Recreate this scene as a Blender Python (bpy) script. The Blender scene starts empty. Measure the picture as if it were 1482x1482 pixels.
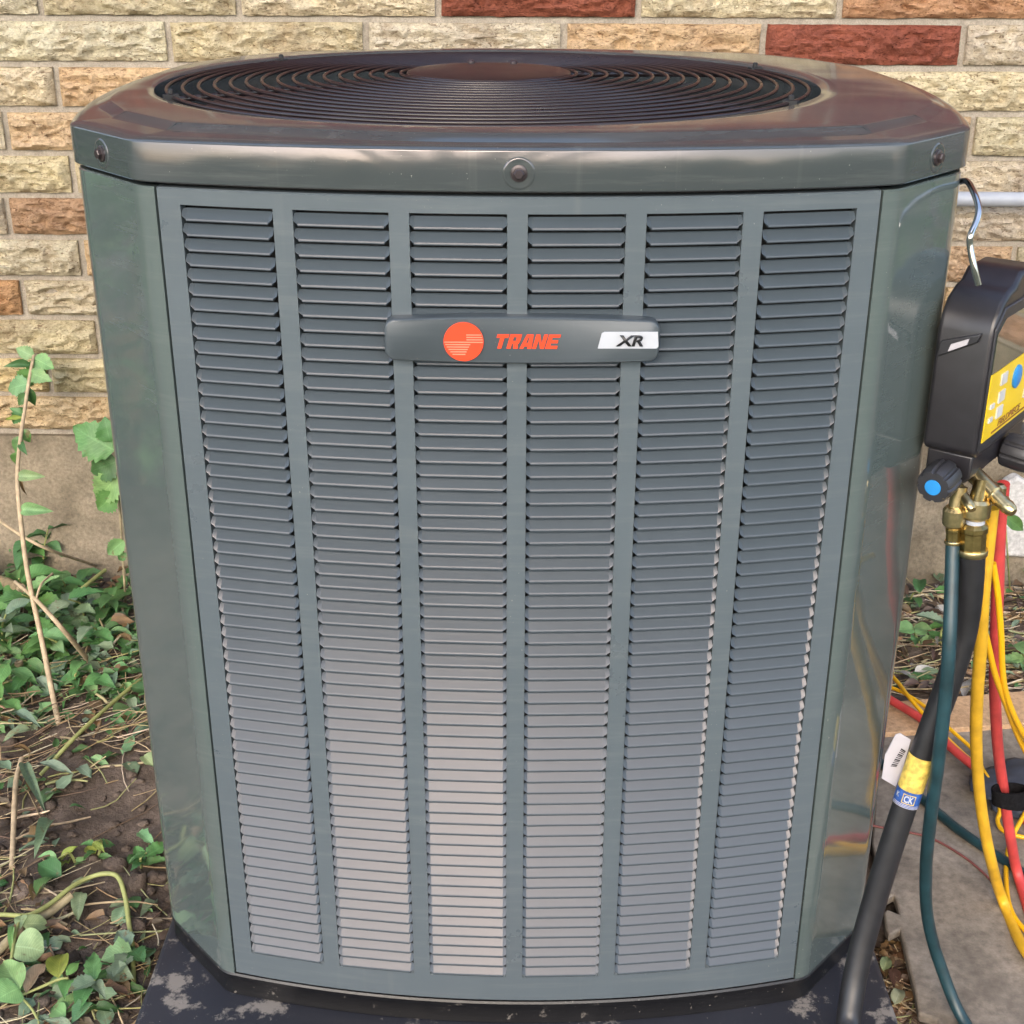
import bpy, bmesh, math, random
from mathutils import Vector, Matrix, noise
random.seed(7)
rnd = random.random
U = random.uniform
scene = bpy.context.scene

# ---------------------------------------------------------------- camera
FPX = 1953.64                       # focal length in photo pixels (1482 px wide)
CAM = Vector((0.00695, -1.09496, 1.09254))
CR = Vector((0.9999329, 0.01122548, 0.00286181))
CU = Vector((-0.00714924, 0.40358675, 0.91491345))
CF = Vector((-0.00911535, 0.91487252, -0.40363993))
cam_d = bpy.data.cameras.new('camera')
cam = bpy.data.objects.new('camera', cam_d)
scene.collection.objects.link(cam)
cam_d.sensor_width = 36.0
cam_d.lens = 36.0 * FPX / 1482.0
cam_d.clip_start = 0.02
cam_d.clip_end = 500
M = Matrix.Identity(4)
for i in range(3):
    M[i][0] = CR[i]; M[i][1] = CU[i]; M[i][2] = -CF[i]; M[i][3] = CAM[i]
cam.matrix_world = M
scene.camera = cam

# ---------------------------------------------------------------- light
SUN_AZ = math.radians(190)          # direction to the sun, clockwise from +y
SUN_EL = math.radians(36)
world = bpy.data.worlds.new('World')
scene.world = world
world.use_nodes = True
wn = world.node_tree
sky = wn.nodes.new('ShaderNodeTexSky')
sky.sky_type = 'NISHITA'
sky.sun_disc = False
sky.sun_elevation = SUN_EL
sky.sun_rotation = SUN_AZ
sky.air_density = 1.0
sky.dust_density = 3.5
sky.ozone_density = 0.8
bg = wn.nodes['Background']
wn.links.new(sky.outputs[0], bg.inputs[0])
bg.inputs[1].default_value = 0.15
sd = bpy.data.lights.new('sun', 'SUN')
sd.energy = 0.6
sd.angle = math.radians(75)
sd.color = (1.0, 0.98, 0.95)
sun = bpy.data.objects.new('sun', sd)
scene.collection.objects.link(sun)
tosun = Vector((math.sin(SUN_AZ) * math.cos(SUN_EL), math.cos(SUN_AZ) * math.cos(SUN_EL), math.sin(SUN_EL)))
sun.rotation_euler = (-tosun).to_track_quat('-Z', 'Y').to_euler()
sun.location = tosun * 20
scene.view_settings.view_transform = 'Standard'
scene.view_settings.look = 'None'
scene.view_settings.gamma = 1.0
scene.view_settings.exposure = 2.2
scene.render.engine = 'CYCLES'
scene.cycles.use_denoising = True
scene.cycles.max_bounces = 6
scene.cycles.caustics_reflective = False
scene.cycles.caustics_refractive = False

# ---------------------------------------------------------------- pixel helpers
def ray(px, py):
    return CF + CR * ((px - 741) / FPX) - CU * ((py - 741) / FPX)
def onz(px, py, z):
    d = ray(px, py); return CAM + d * ((z - CAM.z) / d.z)
def ony(px, py, y):
    d = ray(px, py); return CAM + d * ((y - CAM.y) / d.y)

# ---------------------------------------------------------------- build helpers
COL = scene.collection
def link(name, me, parent=None, mat=None):
    o = bpy.data.objects.new(name, me); COL.objects.link(o)
    if parent is not None: o.parent = parent
    if mat is not None and me is not None: me.materials.append(mat)
    return o
def empty(name, loc=(0, 0, 0)):
    o = bpy.data.objects.new(name, None); COL.objects.link(o)
    o.location = loc; o.empty_display_size = .05
    return o
def tag(o, label, cat, group=None, kind=None):
    o['label'] = label; o['category'] = cat
    if group: o['group'] = group
    if kind: o['kind'] = kind
    return o

class MB:
    """collects verts and faces (world coordinates)"""
    def __init__(s): s.v = []; s.f = []; s.uv = {}; s.col = []
    def add(s, vs, fs):
        n = len(s.v); s.v += [tuple(v) for v in vs]; s.f += [tuple(i + n for i in f) for f in fs]
    def box(s, x0, x1, y0, y1, z0, z1, M=None):
        vs = [Vector((x, y, z)) for x in (x0, x1) for y in (y0, y1) for z in (z0, z1)]
        if M: vs = [M @ v for v in vs]
        s.add(vs, [(0, 1, 3, 2), (4, 6, 7, 5), (0, 4, 5, 1), (2, 3, 7, 6), (0, 2, 6, 4), (1, 5, 7, 3)])
    def tube(s, pts, r, seg=10, caps=True):
        n = len(pts); rs = r if isinstance(r, (list, tuple)) else [r] * n
        pts = [Vector(p) for p in pts]
        t0 = (pts[1] - pts[0]).normalized()
        up = Vector((0, 0, 1)) if abs(t0.z) < .9 else Vector((0, 1, 0))
        a = t0.cross(up).normalized(); vs = []
        for i, p in enumerate(pts):
            t = (pts[min(i + 1, n - 1)] - pts[max(i - 1, 0)])
            t = t.normalized() if t.length > 1e-9 else t0
            a = (a - t * a.dot(t)).normalized(); b = t.cross(a)
            for k in range(seg):
                w = 2 * math.pi * k / seg
                vs.append(p + (a * math.cos(w) + b * math.sin(w)) * rs[i])
        fs = []
        for i in range(n - 1):
            for k in range(seg):
                k2 = (k + 1) % seg
                fs.append((i * seg + k, i * seg + k2, (i + 1) * seg + k2, (i + 1) * seg + k))
        if caps:
            fs.append(tuple(range(seg - 1, -1, -1))); fs.append(tuple((n - 1) * seg + k for k in range(seg)))
        s.add(vs, fs)
    def lathe(s, prof, org, axis, seg=24, cap=True, mod=None):
        axis = Vector(axis).normalized()
        up = Vector((0, 0, 1)) if abs(axis.z) < .9 else Vector((0, 1, 0))
        a = axis.cross(up).normalized(); b = axis.cross(a); org = Vector(org); vs = []
        for j, (r, h) in enumerate(prof):
            for k in range(seg):
                w = 2 * math.pi * k / seg
                rr = r + (mod(j, k) if mod else 0)
                vs.append(org + axis * h + (a * math.cos(w) + b * math.sin(w)) * rr)
        fs = []
        for j in range(len(prof) - 1):
            for k in range(seg):
                k2 = (k + 1) % seg
                fs.append((j * seg + k, (j + 1) * seg + k, (j + 1) * seg + k2, j * seg + k2))
        if cap:
            fs.append(tuple(range(seg))); fs.append(tuple((len(prof) - 1) * seg + k for k in range(seg - 1, -1, -1)))
        s.add(vs, fs)
    def prism(s, pts, fn0, fn1):
        """closed outline; fn0/fn1 map a 2d point to back / front 3d points"""
        n = len(pts)
        vs = [fn0(p) for p in pts] + [fn1(p) for p in pts]
        fs = [tuple(range(n)), tuple(range(2 * n - 1, n - 1, -1))]
        fs += [(i, i + n, (i + 1) % n + n, (i + 1) % n) for i in range(n)]
        s.add(vs, fs)
    def mesh(s, name, mat=None, org=(0, 0, 0), smooth=None, normals=True):
        me = bpy.data.meshes.new(name); o = Vector(org)
        me.from_pydata([tuple(Vector(v) - o) for v in s.v], [], s.f)
        if s.col:
            ca = me.color_attributes.new('tone', 'FLOAT_COLOR', 'POINT')
            for i, c in enumerate(s.col): ca.data[i].color = (*c, 1)
        if s.uv:
            uvl = me.uv_layers.new(name='UVMap')
            for lp in me.loops: uvl.data[lp.index].uv = s.uv.get(lp.vertex_index, (0, 0))
        if normals:
            bm = bmesh.new(); bm.from_mesh(me); bmesh.ops.recalc_face_normals(bm, faces=bm.faces); bm.to_mesh(me); bm.free()
        if smooth is not None:
            me.shade_smooth()
            if smooth < 179: me.set_sharp_from_angle(angle=math.radians(smooth))
        if mat: me.materials.append(mat)
        me.update()
        return me
    def build(s, name, mat, parent=None, smooth=None, org=None, normals=True):
        """org: world origin of the object; children of a parent use the parent's location"""
        if org is None: org = wloc(parent) if parent else (0, 0, 0)
        me = s.mesh(name, mat, org, smooth, normals)
        o = link(name, me, parent)
        if parent: o.location = Vector(org) - wloc(parent)
        else: o.location = org
        return o
def wloc(o):
    p = Vector((0, 0, 0))
    while o is not None:
        p += o.location; o = o.parent
    return p
def bevel(o, w, seg=2, ang=35):
    m = o.modifiers.new('bevel', 'BEVEL'); m.width = w; m.segments = seg; m.limit_method = 'ANGLE'; m.angle_limit = math.radians(ang)
    o.data.shade_smooth(); o.data.set_sharp_from_angle(angle=math.radians(40))
def smooth_path(pts, sub=8):
    pts = [Vector(p) for p in pts]; out = []
    P = [pts[0] * 2 - pts[1]] + pts + [pts[-1] * 2 - pts[-2]]
    for i in range(1, len(P) - 2):
        a, b, c, d = P[i - 1], P[i], P[i + 1], P[i + 2]
        for k in range(sub):
            t = k / sub
            out.append(.5 * ((2 * b) + (c - a) * t + (2 * a - 5 * b + 4 * c - d) * t * t + (3 * b - a - 3 * c + d) * t ** 3))
    out.append(pts[-1]); return out

# ---------------------------------------------------------------- materials
def mat(name):
    m = bpy.data.materials.new(name); m.use_nodes = True
    return m, m.node_tree, m.node_tree.nodes['Principled BSDF']
def N(t, kind, **kw):
    n = t.nodes.new(kind)
    for k, v in kw.items():
        if k in n.inputs: n.inputs[k].default_value = v
        else: setattr(n, k, v)
    return n
def ramp(t, fac, stops):
    r = t.nodes.new('ShaderNodeValToRGB'); e = r.color_ramp.elements
    while len(e) < len(stops): e.new(.5)
    for i, (p, c) in enumerate(stops):
        e[i].position = p; e[i].color = (*c, 1) if len(c) == 3 else c
    t.links.new(fac, r.inputs[0]); return r
def coords(t, out='Object', scale=(1, 1, 1)):
    c = t.nodes.new('ShaderNodeTexCoord'); m = t.nodes.new('ShaderNodeMapping'); m.inputs['Scale'].default_value = scale
    t.links.new(c.outputs[out], m.inputs[0]); return m.outputs[0]
def wcoords(t, scale=(1, 1, 1)):
    c = t.nodes.new('ShaderNodeNewGeometry'); m = t.nodes.new('ShaderNodeMapping'); m.inputs['Scale'].default_value = scale
    t.links.new(c.outputs['Position'], m.inputs[0]); return m.outputs[0]
def mix(t, fac, a, b, mode='MIX'):
    m = t.nodes.new('ShaderNodeMix'); m.data_type = 'RGBA'; m.blend_type = mode
    for sock, v in ((m.inputs[0], fac), (m.inputs[6], a), (m.inputs[7], b)):
        if isinstance(v, bpy.types.NodeSocket): t.links.new(v, sock)
        elif isinstance(v, (int, float)): sock.default_value = v
        else: sock.default_value = (*v, 1)
    return m.outputs[2]
def bump(t, b, height, strength=.3, dist=.002):
    n = t.nodes.new('ShaderNodeBump'); n.inputs['Strength'].default_value = strength; n.inputs['Distance'].default_value = dist
    t.links.new(height, n.inputs['Height']); t.links.new(n.outputs[0], b.inputs['Normal']); return n
def simple(name, col, rough=.5, metal=0., var=.15, scale=40, bmp=.0, spec=.5, coat=0.):
    m, t, b = mat(name)
    n = N(t, 'ShaderNodeTexNoise', Scale=scale, Detail=5.0)
    t.links.new(wcoords(t), n.inputs['Vector'])
    lo = tuple(c * (1 - var) for c in col); hi = tuple(min(1, c * (1 + var)) for c in col)
    r = ramp(t, n.outputs[0], [(.3, lo), (.7, hi)])
    t.links.new(r.outputs[0], b.inputs['Base Color'])
    b.inputs['Roughness'].default_value = rough; b.inputs['Metallic'].default_value = metal
    b.inputs['Specular IOR Level'].default_value = spec
    b.inputs['Coat Weight'].default_value = coat
    if bmp: bump(t, b, n.outputs[0], bmp, .001)
    return m

def paint_mat(name, base, rough, dust=.25, rvar=.12, spec=.5, tint=(1, 1, 1), ripple=0., coat=0., specks=.6):
    m, t, b = mat(name)
    p = wcoords(t)
    n1 = N(t, 'ShaderNodeTexNoise', Scale=9.0, Detail=6.0, Roughness=.65); t.links.new(p, n1.inputs['Vector'])
    ps = wcoords(t, (4, 4, 60))
    n2 = N(t, 'ShaderNodeTexNoise', Scale=2.0, Detail=6.0, Roughness=.7); t.links.new(ps, n2.inputs['Vector'])
    n3 = N(t, 'ShaderNodeTexNoise', Scale=420.0, Detail=2.0); t.links.new(p, n3.inputs['Vector'])
    d = ramp(t, n2.outputs[0], [(.5, (0, 0, 0)), (.8, (dust,) * 3)])
    sp = ramp(t, n3.outputs[0], [(.735, (0, 0, 0)), (.76, (specks,) * 3)])
    c1 = mix(t, n1.outputs[0], tuple(c * .88 for c in base), tuple(c * 1.1 for c in base))
    c2 = mix(t, d.outputs[0], c1, (.27, .27, .25))
    n4 = N(t, 'ShaderNodeTexNoise', Scale=6.5, Detail=3.0); t.links.new(p, n4.inputs['Vector'])
    mk = ramp(t, n4.outputs[0], [(.50, (0, 0, 0)), (.66, (1, 1, 1))])
    spm = mix(t, 1.0, sp.outputs[0], mk.outputs[0], 'MULTIPLY')
    pv = wcoords(t, (38, 38, 1.5))
    n5 = N(t, 'ShaderNodeTexNoise', Scale=1.0, Detail=5.0, Roughness=.6); t.links.new(pv, n5.inputs['Vector'])
    st_ = ramp(t, n5.outputs[0], [(.60, (0, 0, 0)), (.78, (dust * .9,) * 3)])
    c2 = mix(t, st_.outputs[0], c2, (.24, .235, .21))
    c3 = mix(t, spm, c2, (.45, .43, .38))
    t.links.new(c3, b.inputs['Base Color'])
    r = ramp(t, n1.outputs[0], [(.3, (rough,) * 3), (.75, (rough + rvar,) * 3)])
    t.links.new(r.outputs[0], b.inputs['Roughness'])
    b.inputs['Specular IOR Level'].default_value = spec
    b.inputs['Specular Tint'].default_value = (*tint, 1)
    nb = N(t, 'ShaderNodeTexNoise', Scale=260.0, Detail=2.0); t.links.new(p, nb.inputs['Vector'])
    bn = bump(t, b, nb.outputs[0], .02, .001)
    if ripple:
        n6 = N(t, 'ShaderNodeTexNoise', Scale=11.0, Detail=1.0); t.links.new(p, n6.inputs['Vector'])
        b2 = t.nodes.new('ShaderNodeBump'); b2.inputs['Strength'].default_value = .06 * ripple; b2.inputs['Distance'].default_value = .02
        t.links.new(n6.outputs[0], b2.inputs['Height']); t.links.new(b2.outputs[0], bn.inputs['Normal'])
    b.inputs['Coat Weight'].default_value = coat; b.inputs['Coat Roughness'].default_value = .04
    return m
PAINT = (.078, .100, .098)
m_paint = paint_mat('grey_enamel', PAINT, .05, .10, .05, 1.0, ripple=1.0, coat=.5)
m_lid = paint_mat('lid_enamel', (.044, .053, .055), .085, .14, .07, .8, (1, .88, .90), ripple=.7)  # pinkish specular tint puts the mauve reflection into the paint
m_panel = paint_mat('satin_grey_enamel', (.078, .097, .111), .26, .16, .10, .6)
m_louver = paint_mat('louver_enamel', (.048, .061, .072), .21, .0, .05, .27, (1, .93, .98), specks=.0)  # faint pink specular tint imitates mauve surroundings mirrored in the blades
m_wire = paint_mat('grille_enamel', (.016, .011, .012), .26, .05, .1, .5)
m_dark = simple('dark_interior', (.012, .012, .013), .7)
m_blade = simple('dark_fan_metal', (.045, .035, .038), .3, .3)
m_gap = simple('shadow_gap_rubber', (.01, .01, .01), .8)
m_badge = paint_mat('badge_plastic', (.050, .062, .072), .35, .05)
m_red = simple('orange_red_print', (.62, .052, .016), .4, var=.06)
m_redline = simple('pale_red_print', (.85, .24, .16), .4)
m_white = simple('white_print', (.38, .40, .44), .4, var=.05)
m_black = simple('black_print', (.012, .012, .014), .4)
m_pan = None
def speckled(name, base, spots, rough, th=.66, scale=55, big=.6, soft=.05):
    m, t, b = mat(name); p = wcoords(t)
    n1 = N(t, 'ShaderNodeTexNoise', Scale=float(scale), Detail=8.0, Roughness=.72, Distortion=.0); t.links.new(p, n1.inputs['Vector'])
    n2 = N(t, 'ShaderNodeTexNoise', Scale=7.0, Detail=5.0); t.links.new(p, n2.inputs['Vector'])
    v = N(t, 'ShaderNodeTexVoronoi', Scale=130.0); t.links.new(p, v.inputs['Vector'])
    c1 = mix(t, n2.outputs[0], tuple(c * .7 for c in base), tuple(c * 1.35 for c in base))
    s1 = ramp(t, n1.outputs[0], [(th, (0, 0, 0)), (th + soft, (big,) * 3)])
    s2 = ramp(t, v.outputs['Distance'], [(.05, (.7,) * 3), (.10, (0, 0, 0))])
    vm = ramp(t, n2.outputs[0], [(.45, (0, 0, 0)), (.6, (1, 1, 1))])
    s2b = mix(t, 1.0, s2.outputs[0], vm.outputs[0], 'MULTIPLY')
    c2 = mix(t, s1.outputs[0], c1, spots); c3 = mix(t, s2b, c2, tuple(min(1, c * 1.25) for c in spots))
    t.links.new(c3, b.inputs['Base Color'])
    rr = ramp(t, n2.outputs[0], [(.3, (rough,) * 3), (.7, (rough + .2,) * 3)])
    t.links.new(rr.outputs[0], b.inputs['Roughness'])
    bump(t, b, n1.outputs[0], .25, .001)
    return m
m_pan = speckled('black_base_metal', (.005, .005, .006), (.20, .18, .16), .25, .62, 70)
m_pad = speckled('dark_pad_plastic', (.016, .017, .023), (.20, .18, .16), .40, .555, 21, .85, .06)

# bricks: colour of each brick comes from its object colour
def brick_mat():
    m, t, b = mat('rock_face_brick')
    oi = t.nodes.new('ShaderNodeObjectInfo')
    p = wcoords(t)
    n1 = N(t, 'ShaderNodeTexNoise', Scale=16.0, Detail=6.0, Roughness=.6); t.links.new(p, n1.inputs['Vector'])
    n2 = N(t, 'ShaderNodeTexNoise', Scale=220.0, Detail=6.0, Roughness=.7); t.links.new(p, n2.inputs['Vector'])
    ps = wcoords(t, (1, 1, 2.6))
    n3 = N(t, 'ShaderNodeTexNoise', Scale=85.0, Detail=7.0, Roughness=.62, Distortion=1.8); t.links.new(ps, n3.inputs['Vector'])
    r1 = ramp(t, n1.outputs[0], [(.3, (.72, .66, .62)), (.5, (1, 1, 1)), (.72, (1.12, 1.1, 1.02))])
    c1 = mix(t, 1.0, oi.outputs['Color'], r1.outputs[0], 'MULTIPLY')
    r2 = ramp(t, n2.outputs[0], [(.33, (.72, .69, .66)), (.62, (1.06, 1.06, 1.06))])
    c2 = mix(t, 1.0, c1, r2.outputs[0], 'MULTIPLY')
    r3 = ramp(t, n3.outputs[0], [(.37, (.36, .29, .25)), (.43, (1, 1, 1))])
    c3 = mix(t, .95, c2, r3.outputs[0], 'MULTIPLY')
    t.links.new(c3, b.inputs['Base Color'])
    b.inputs['Roughness'].default_value = .9; b.inputs['Specular IOR Level'].default_value = .2
    add = t.nodes.new('ShaderNodeMath'); add.operation = 'MULTIPLY_ADD'
    t.links.new(n3.outputs[0], add.inputs[0]); add.inputs[1].default_value = 2.2
    t.links.new(n2.outputs[0], add.inputs[2])
    bump(t, b, add.outputs[0], 1.0, .004)
    return m
m_brick = brick_mat()
def rough_mat(name, a, bcol, scale=30, fine=260, bs=.5, dark=None, rough=.95, bd=.002):
    m, t, b = mat(name); p = wcoords(t)
    n1 = N(t, 'ShaderNodeTexNoise', Scale=float(scale), Detail=8.0, Roughness=.65); t.links.new(p, n1.inputs['Vector'])
    n2 = N(t, 'ShaderNodeTexNoise', Scale=float(fine), Detail=5.0, Roughness=.7); t.links.new(p, n2.inputs['Vector'])
    c1 = ramp(t, n1.outputs[0], [(.32, a), (.68, bcol)])
    r2 = ramp(t, n2.outputs[0], [(.3, (.6, .6, .6)), (.65, (1.1, 1.1, 1.1))])
    c = mix(t, 1.0, c1.outputs[0], r2.outputs[0], 'MULTIPLY')
    if dark:
        n3 = N(t, 'ShaderNodeTexNoise', Scale=float(scale) * .35, Detail=6.0, Roughness=.7); t.links.new(p, n3.inputs['Vector'])
        r3 = ramp(t, n3.outputs[0], [(.52, (0, 0, 0)), (.66, (1, 1, 1))])
        c = mix(t, r3.outputs[0], c, dark)
    t.links.new(c, b.inputs['Base Color']); b.inputs['Roughness'].default_value = rough
    b.inputs['Specular IOR Level'].default_value = .25
    add = t.nodes.new('ShaderNodeMath'); add.operation = 'MULTIPLY_ADD'
    t.links.new(n1.outputs[0], add.inputs[0]); add.inputs[1].default_value = 2.0; t.links.new(n2.outputs[0], add.inputs[2])
    bump(t, b, add.outputs[0], bs, bd)
    return m
m_mortar = rough_mat('grey_mortar', (.30, .265, .22), (.42, .375, .31), 40, 420, .6)
m_found = rough_mat('parged_foundation', (.15, .125, .09), (.34, .285, .21), 6, 160, .9, (.08, .066, .044))
m_soil = rough_mat('damp_soil', (.072, .053, .041), (.185, .143, .115), 18, 190, .9, (.060, .045, .034), .8, .004)
m_mat = rough_mat('dusty_foam', (.165, .142, .117), (.29, .25, .205), 9, 90, .4, (.10, .086, .072))
m_board = rough_mat('tan_board', (.43, .27, .15), (.54, .36, .215), 5, 150, .15)
m_stone = rough_mat('pale_slab_stone', (.46, .45, .44), (.58, .57, .56), 12, 150, .4)
m_conduit = simple('grey_conduit', (.30, .32, .36), .42, .0, .06)
m_steel = simple('bright_wire_steel', (.55, .54, .52), .18, 1.0)
m_case = simple('black_rubber_case', (.014, .013, .016), .36, 0, .25, 60, .1)
m_case2 = simple('charcoal_bezel', (.022, .022, .026), .42, 0, .2)
m_blue = simple('blue_print', (.02, .20, .50), .4)
m_yellow = simple('yellow_label', (.68, .47, .012), .35, var=.04)
m_btn = simple('white_button', (.50, .50, .50), .4)
m_brass = simple('brass', (.56, .45, .24), .30, 1.0, .18, 200)
m_brassdark = simple('dull_brass', (.33, .25, .10), .32, 1.0, .25, 200)
m_teal = simple('teal_hose_rubber', (.010, .034, .042), .42, 0, .35, 45, .15)
m_blackhose = simple('black_hose_rubber', (.013, .013, .015), .42, 0, .3, 80, .1)
m_yhose = simple('yellow_hose_rubber', (.56, .32, .018), .5, 0, .18, 45, .15)
m_rhose = simple('red_hose_rubber', (.46, .050, .048), .5, 0, .18, 45, .15)
m_ycord = simple('yellow_cord_plastic', (.70, .38, .008), .38, 0, .06)
m_velcro = simple('black_fabric', (.007, .007, .008), .95, 0, .4, 300, .5, .1)
m_bag = simple('dark_blue_fabric', (.030, .036, .052), .6, 0, .3, 60, .4)
m_wirered = simple('dull_red_wire', (.16, .05, .045), .6)
m_stick = simple('yellow_sticker', (.52, .38, .075), .55, 0, .4, 160)
m_sblue = simple('blue_sticker', (.02, .07, .26), .5, 0, .4, 200)
m_tagwhite = simple('white_tag', (.40, .385, .42), .5, var=.05)
m_glass, t_, b_ = mat('screen_glass')
b_.inputs['Base Color'].default_value = (.035, .045, .03, 1); b_.inputs['Roughness'].default_value = .05; b_.inputs['Specular IOR Level'].default_value = 1.0
b_.inputs['Coat Weight'].default_value = 1.0; b_.inputs['Coat Roughness'].default_value = .03

def leaf_mat(name, attr):
    m, t, b = mat(name)
    if attr:
        c = t.nodes.new('ShaderNodeVertexColor'); c.layer_name = 'tone'; cs = c.outputs[0]
    else:
        c = t.nodes.new('ShaderNodeObjectInfo'); cs = c.outputs['Color']
    p = wcoords(t)
    n = N(t, 'ShaderNodeTexNoise', Scale=45.0, Detail=5.0, Roughness=.65); t.links.new(p, n.inputs['Vector'])
    r = ramp(t, n.outputs[0], [(.3, (.68, .72, .7)), (.65, (1.15, 1.1, 1.05))])
    col = mix(t, 1.0, cs, r.outputs[0], 'MULTIPLY')
    nbr = N(t, 'ShaderNodeTexNoise', Scale=70.0, Detail=4.0, Roughness=.6); t.links.new(p, nbr.inputs['Vector'])
    br_r = ramp(t, nbr.outputs[0], [(.62, (0, 0, 0)), (.70, (.75, .75, .75))])
    col = mix(t, br_r.outputs[0], col, (.16, .11, .055))
    uv = t.nodes.new('ShaderNodeUVMap')
    w = N(t, 'ShaderNodeTexWave', Scale=2.6, Distortion=.4); w.bands_direction = 'DIAGONAL'
    sep = t.nodes.new('ShaderNodeSeparateXYZ'); t.links.new(uv.outputs[0], sep.inputs[0])
    ab = t.nodes.new('ShaderNodeMath'); ab.operation = 'ABSOLUTE'; t.links.new(sep.outputs[0], ab.inputs[0])
    cmb = t.nodes.new('ShaderNodeCombineXYZ'); t.links.new(sep.outputs[1], cmb.inputs[0])
    ng = t.nodes.new('ShaderNodeMath'); ng.operation = 'MULTIPLY'; t.links.new(ab.outputs[0], ng.inputs[0]); ng.inputs[1].default_value = -.8
    t.links.new(ng.outputs[0], cmb.inputs[1]); t.links.new(cmb.outputs[0], w.inputs['Vector'])
    vr = ramp(t, w.outputs['Color'], [(.80, (0, 0, 0)), (.97, (.35, .35, .35))])
    mid = ramp(t, ab.outputs[0], [(.03, (.5, .5, .5)), (.07, (0, 0, 0))])
    vv = mix(t, 1.0, vr.outputs[0], mid.outputs[0], 'ADD')
    pale = mix(t, 1.0, col, (1.5, 1.45, 1.6), 'MULTIPLY')
    col2 = mix(t, vv, col, pale)
    t.links.new(col2, b.inputs['Base Color'])
    b.inputs['Roughness'].default_value = .48; b.inputs['Specular IOR Level'].default_value = .4
    tr = t.nodes.new('ShaderNodeBsdfTranslucent'); t.links.new(col2, tr.inputs[0])
    ms = t.nodes.new('ShaderNodeMixShader'); ms.inputs[0].default_value = .28
    out = t.nodes['Material Output']
    t.links.new(b.outputs[0], ms.inputs[1]); t.links.new(tr.outputs[0], ms.inputs[2]); t.links.new(ms.outputs[0], out.inputs[0])
    bump(t, b, w.outputs['Color'], .12, .001)
    return m
m_leaf = leaf_mat('leaf_tissue', False)
m_leafA = leaf_mat('leaf_tissue_mixed', True)
def attr_mat(name, rough=.7):
    m, t, b = mat(name)
    c = t.nodes.new('ShaderNodeVertexColor'); c.layer_name = 'tone'
    n = N(t, 'ShaderNodeTexNoise', Scale=120.0, Detail=4.0); t.links.new(wcoords(t), n.inputs['Vector'])
    r = ramp(t, n.outputs[0], [(.3, (.7, .7, .7)), (.7, (1.12, 1.12, 1.12))])
    t.links.new(mix(t, 1.0, c.outputs[0], r.outputs[0], 'MULTIPLY'), b.inputs['Base Color']); b.inputs['Roughness'].default_value = rough
    return m
m_straw = attr_mat('dry_stem')
m_twig = simple('pale_twig_bark', (.40, .31, .20), .75, 0, .25, 80, .3)
m_bark = simple('brown_stick_bark', (.22, .17, .10), .85, 0, .35, 90, .5)
m_green_stem = simple('green_stem', (.26, .28, .10), .6, 0, .2, 70)
m_vine = simple('woody_vine_bark', (.30, .25, .15), .8, 0, .35, 70, .5)

# ================================================================ GROUND
def smoothstep(a, b, x):
    t = max(0, min(1, (x - a) / (b - a))); return t * t * (3 - 2 * t)
def gh(x, y):
    h = .020 * noise.noise(Vector((x * 3.1, y * 3.1, 1))) + .010 * noise.noise(Vector((x * 9, y * 9, 4))) + .006 * noise.noise(Vector((x * 26, y * 26, 9)))
    far = smoothstep(2, 9, math.hypot(x, y)); h = h * (1 + 3 * far)
    h += .012 * smoothstep(.55, 1.05, y) * (1 if x < 0 else .3)
    flat = 1 - max(smoothstep(.395, .47, abs(x)), smoothstep(.78, .86, y), smoothstep(.2, .3, -y))   # under the pad
    flat2 = smoothstep(.34, .42, x) * (1 - smoothstep(1.55, 1.7, x)) * (1 - smoothstep(.66, .74, y)) * (1 - smoothstep(.6, .8, -y))
    k = max(flat, flat2)
    h = h * (1 - k) + (-.010 + h * .25) * k
    return h - .002
def axis_coords(lo, hi, step, far):
    c = []; x = lo
    while x < hi: c.append(x); x += step
    g = step; x = hi; up = []
    while x < far: up.append(x); g *= 1.22; x += g
    g = step; x = lo; dn = []
    while x > -far:
        g *= 1.22; x -= g; dn.append(x)
    return dn[::-1] + c + up + [far]
gx_, gy_ = axis_coords(-1.15, 1.15, .0115, 60), axis_coords(-.25, 1.12, .0115, 60)
gb = MB()
gb.v = [(x, y, gh(x, y)) for y in gy_ for x in gx_]
nx = len(gx_)
gb.f = [(j * nx + i, j * nx + i + 1, (j + 1) * nx + i + 1, (j + 1) * nx + i) for j in range(len(gy_) - 1) for i in range(nx - 1)]
def ground_mat():
    m = m_soil.copy(); m.name = 'soil_and_added_lawn'; t = m.node_tree; b = t.nodes['Principled BSDF']
    src = b.inputs['Base Color'].links[0].from_socket
    g = t.nodes.new('ShaderNodeNewGeometry'); sx = t.nodes.new('ShaderNodeSeparateXYZ'); t.links.new(g.outputs['Position'], sx.inputs[0])
    n = N(t, 'ShaderNodeTexNoise', Scale=3.0, Detail=6.0); t.links.new(g.outputs['Position'], n.inputs['Vector'])
    ad = t.nodes.new('ShaderNodeMath'); ad.operation = 'MULTIPLY_ADD'; t.links.new(n.outputs[0], ad.inputs[0]); ad.inputs[1].default_value = .8; t.links.new(sx.outputs[1], ad.inputs[2])
    r = ramp(t, ad.outputs[0], [(.0, (1, 1, 1)), (.12, (0, 0, 0))])
    n2 = N(t, 'ShaderNodeTexNoise', Scale=60.0, Detail=5.0); t.links.new(g.outputs['Position'], n2.inputs['Vector'])
    gr_ = ramp(t, n2.outputs[0], [(.3, (.06, .075, .045)), (.7, (.13, .145, .10))])  # unseen green ground in front, added to tint the cabinet reflections
    t.links.new(mix(t, r.outputs[0], src, gr_.outputs[0]), b.inputs['Base Color']); return m
ground = gb.build('ground', ground_mat(), smooth=180, normals=False)
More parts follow.
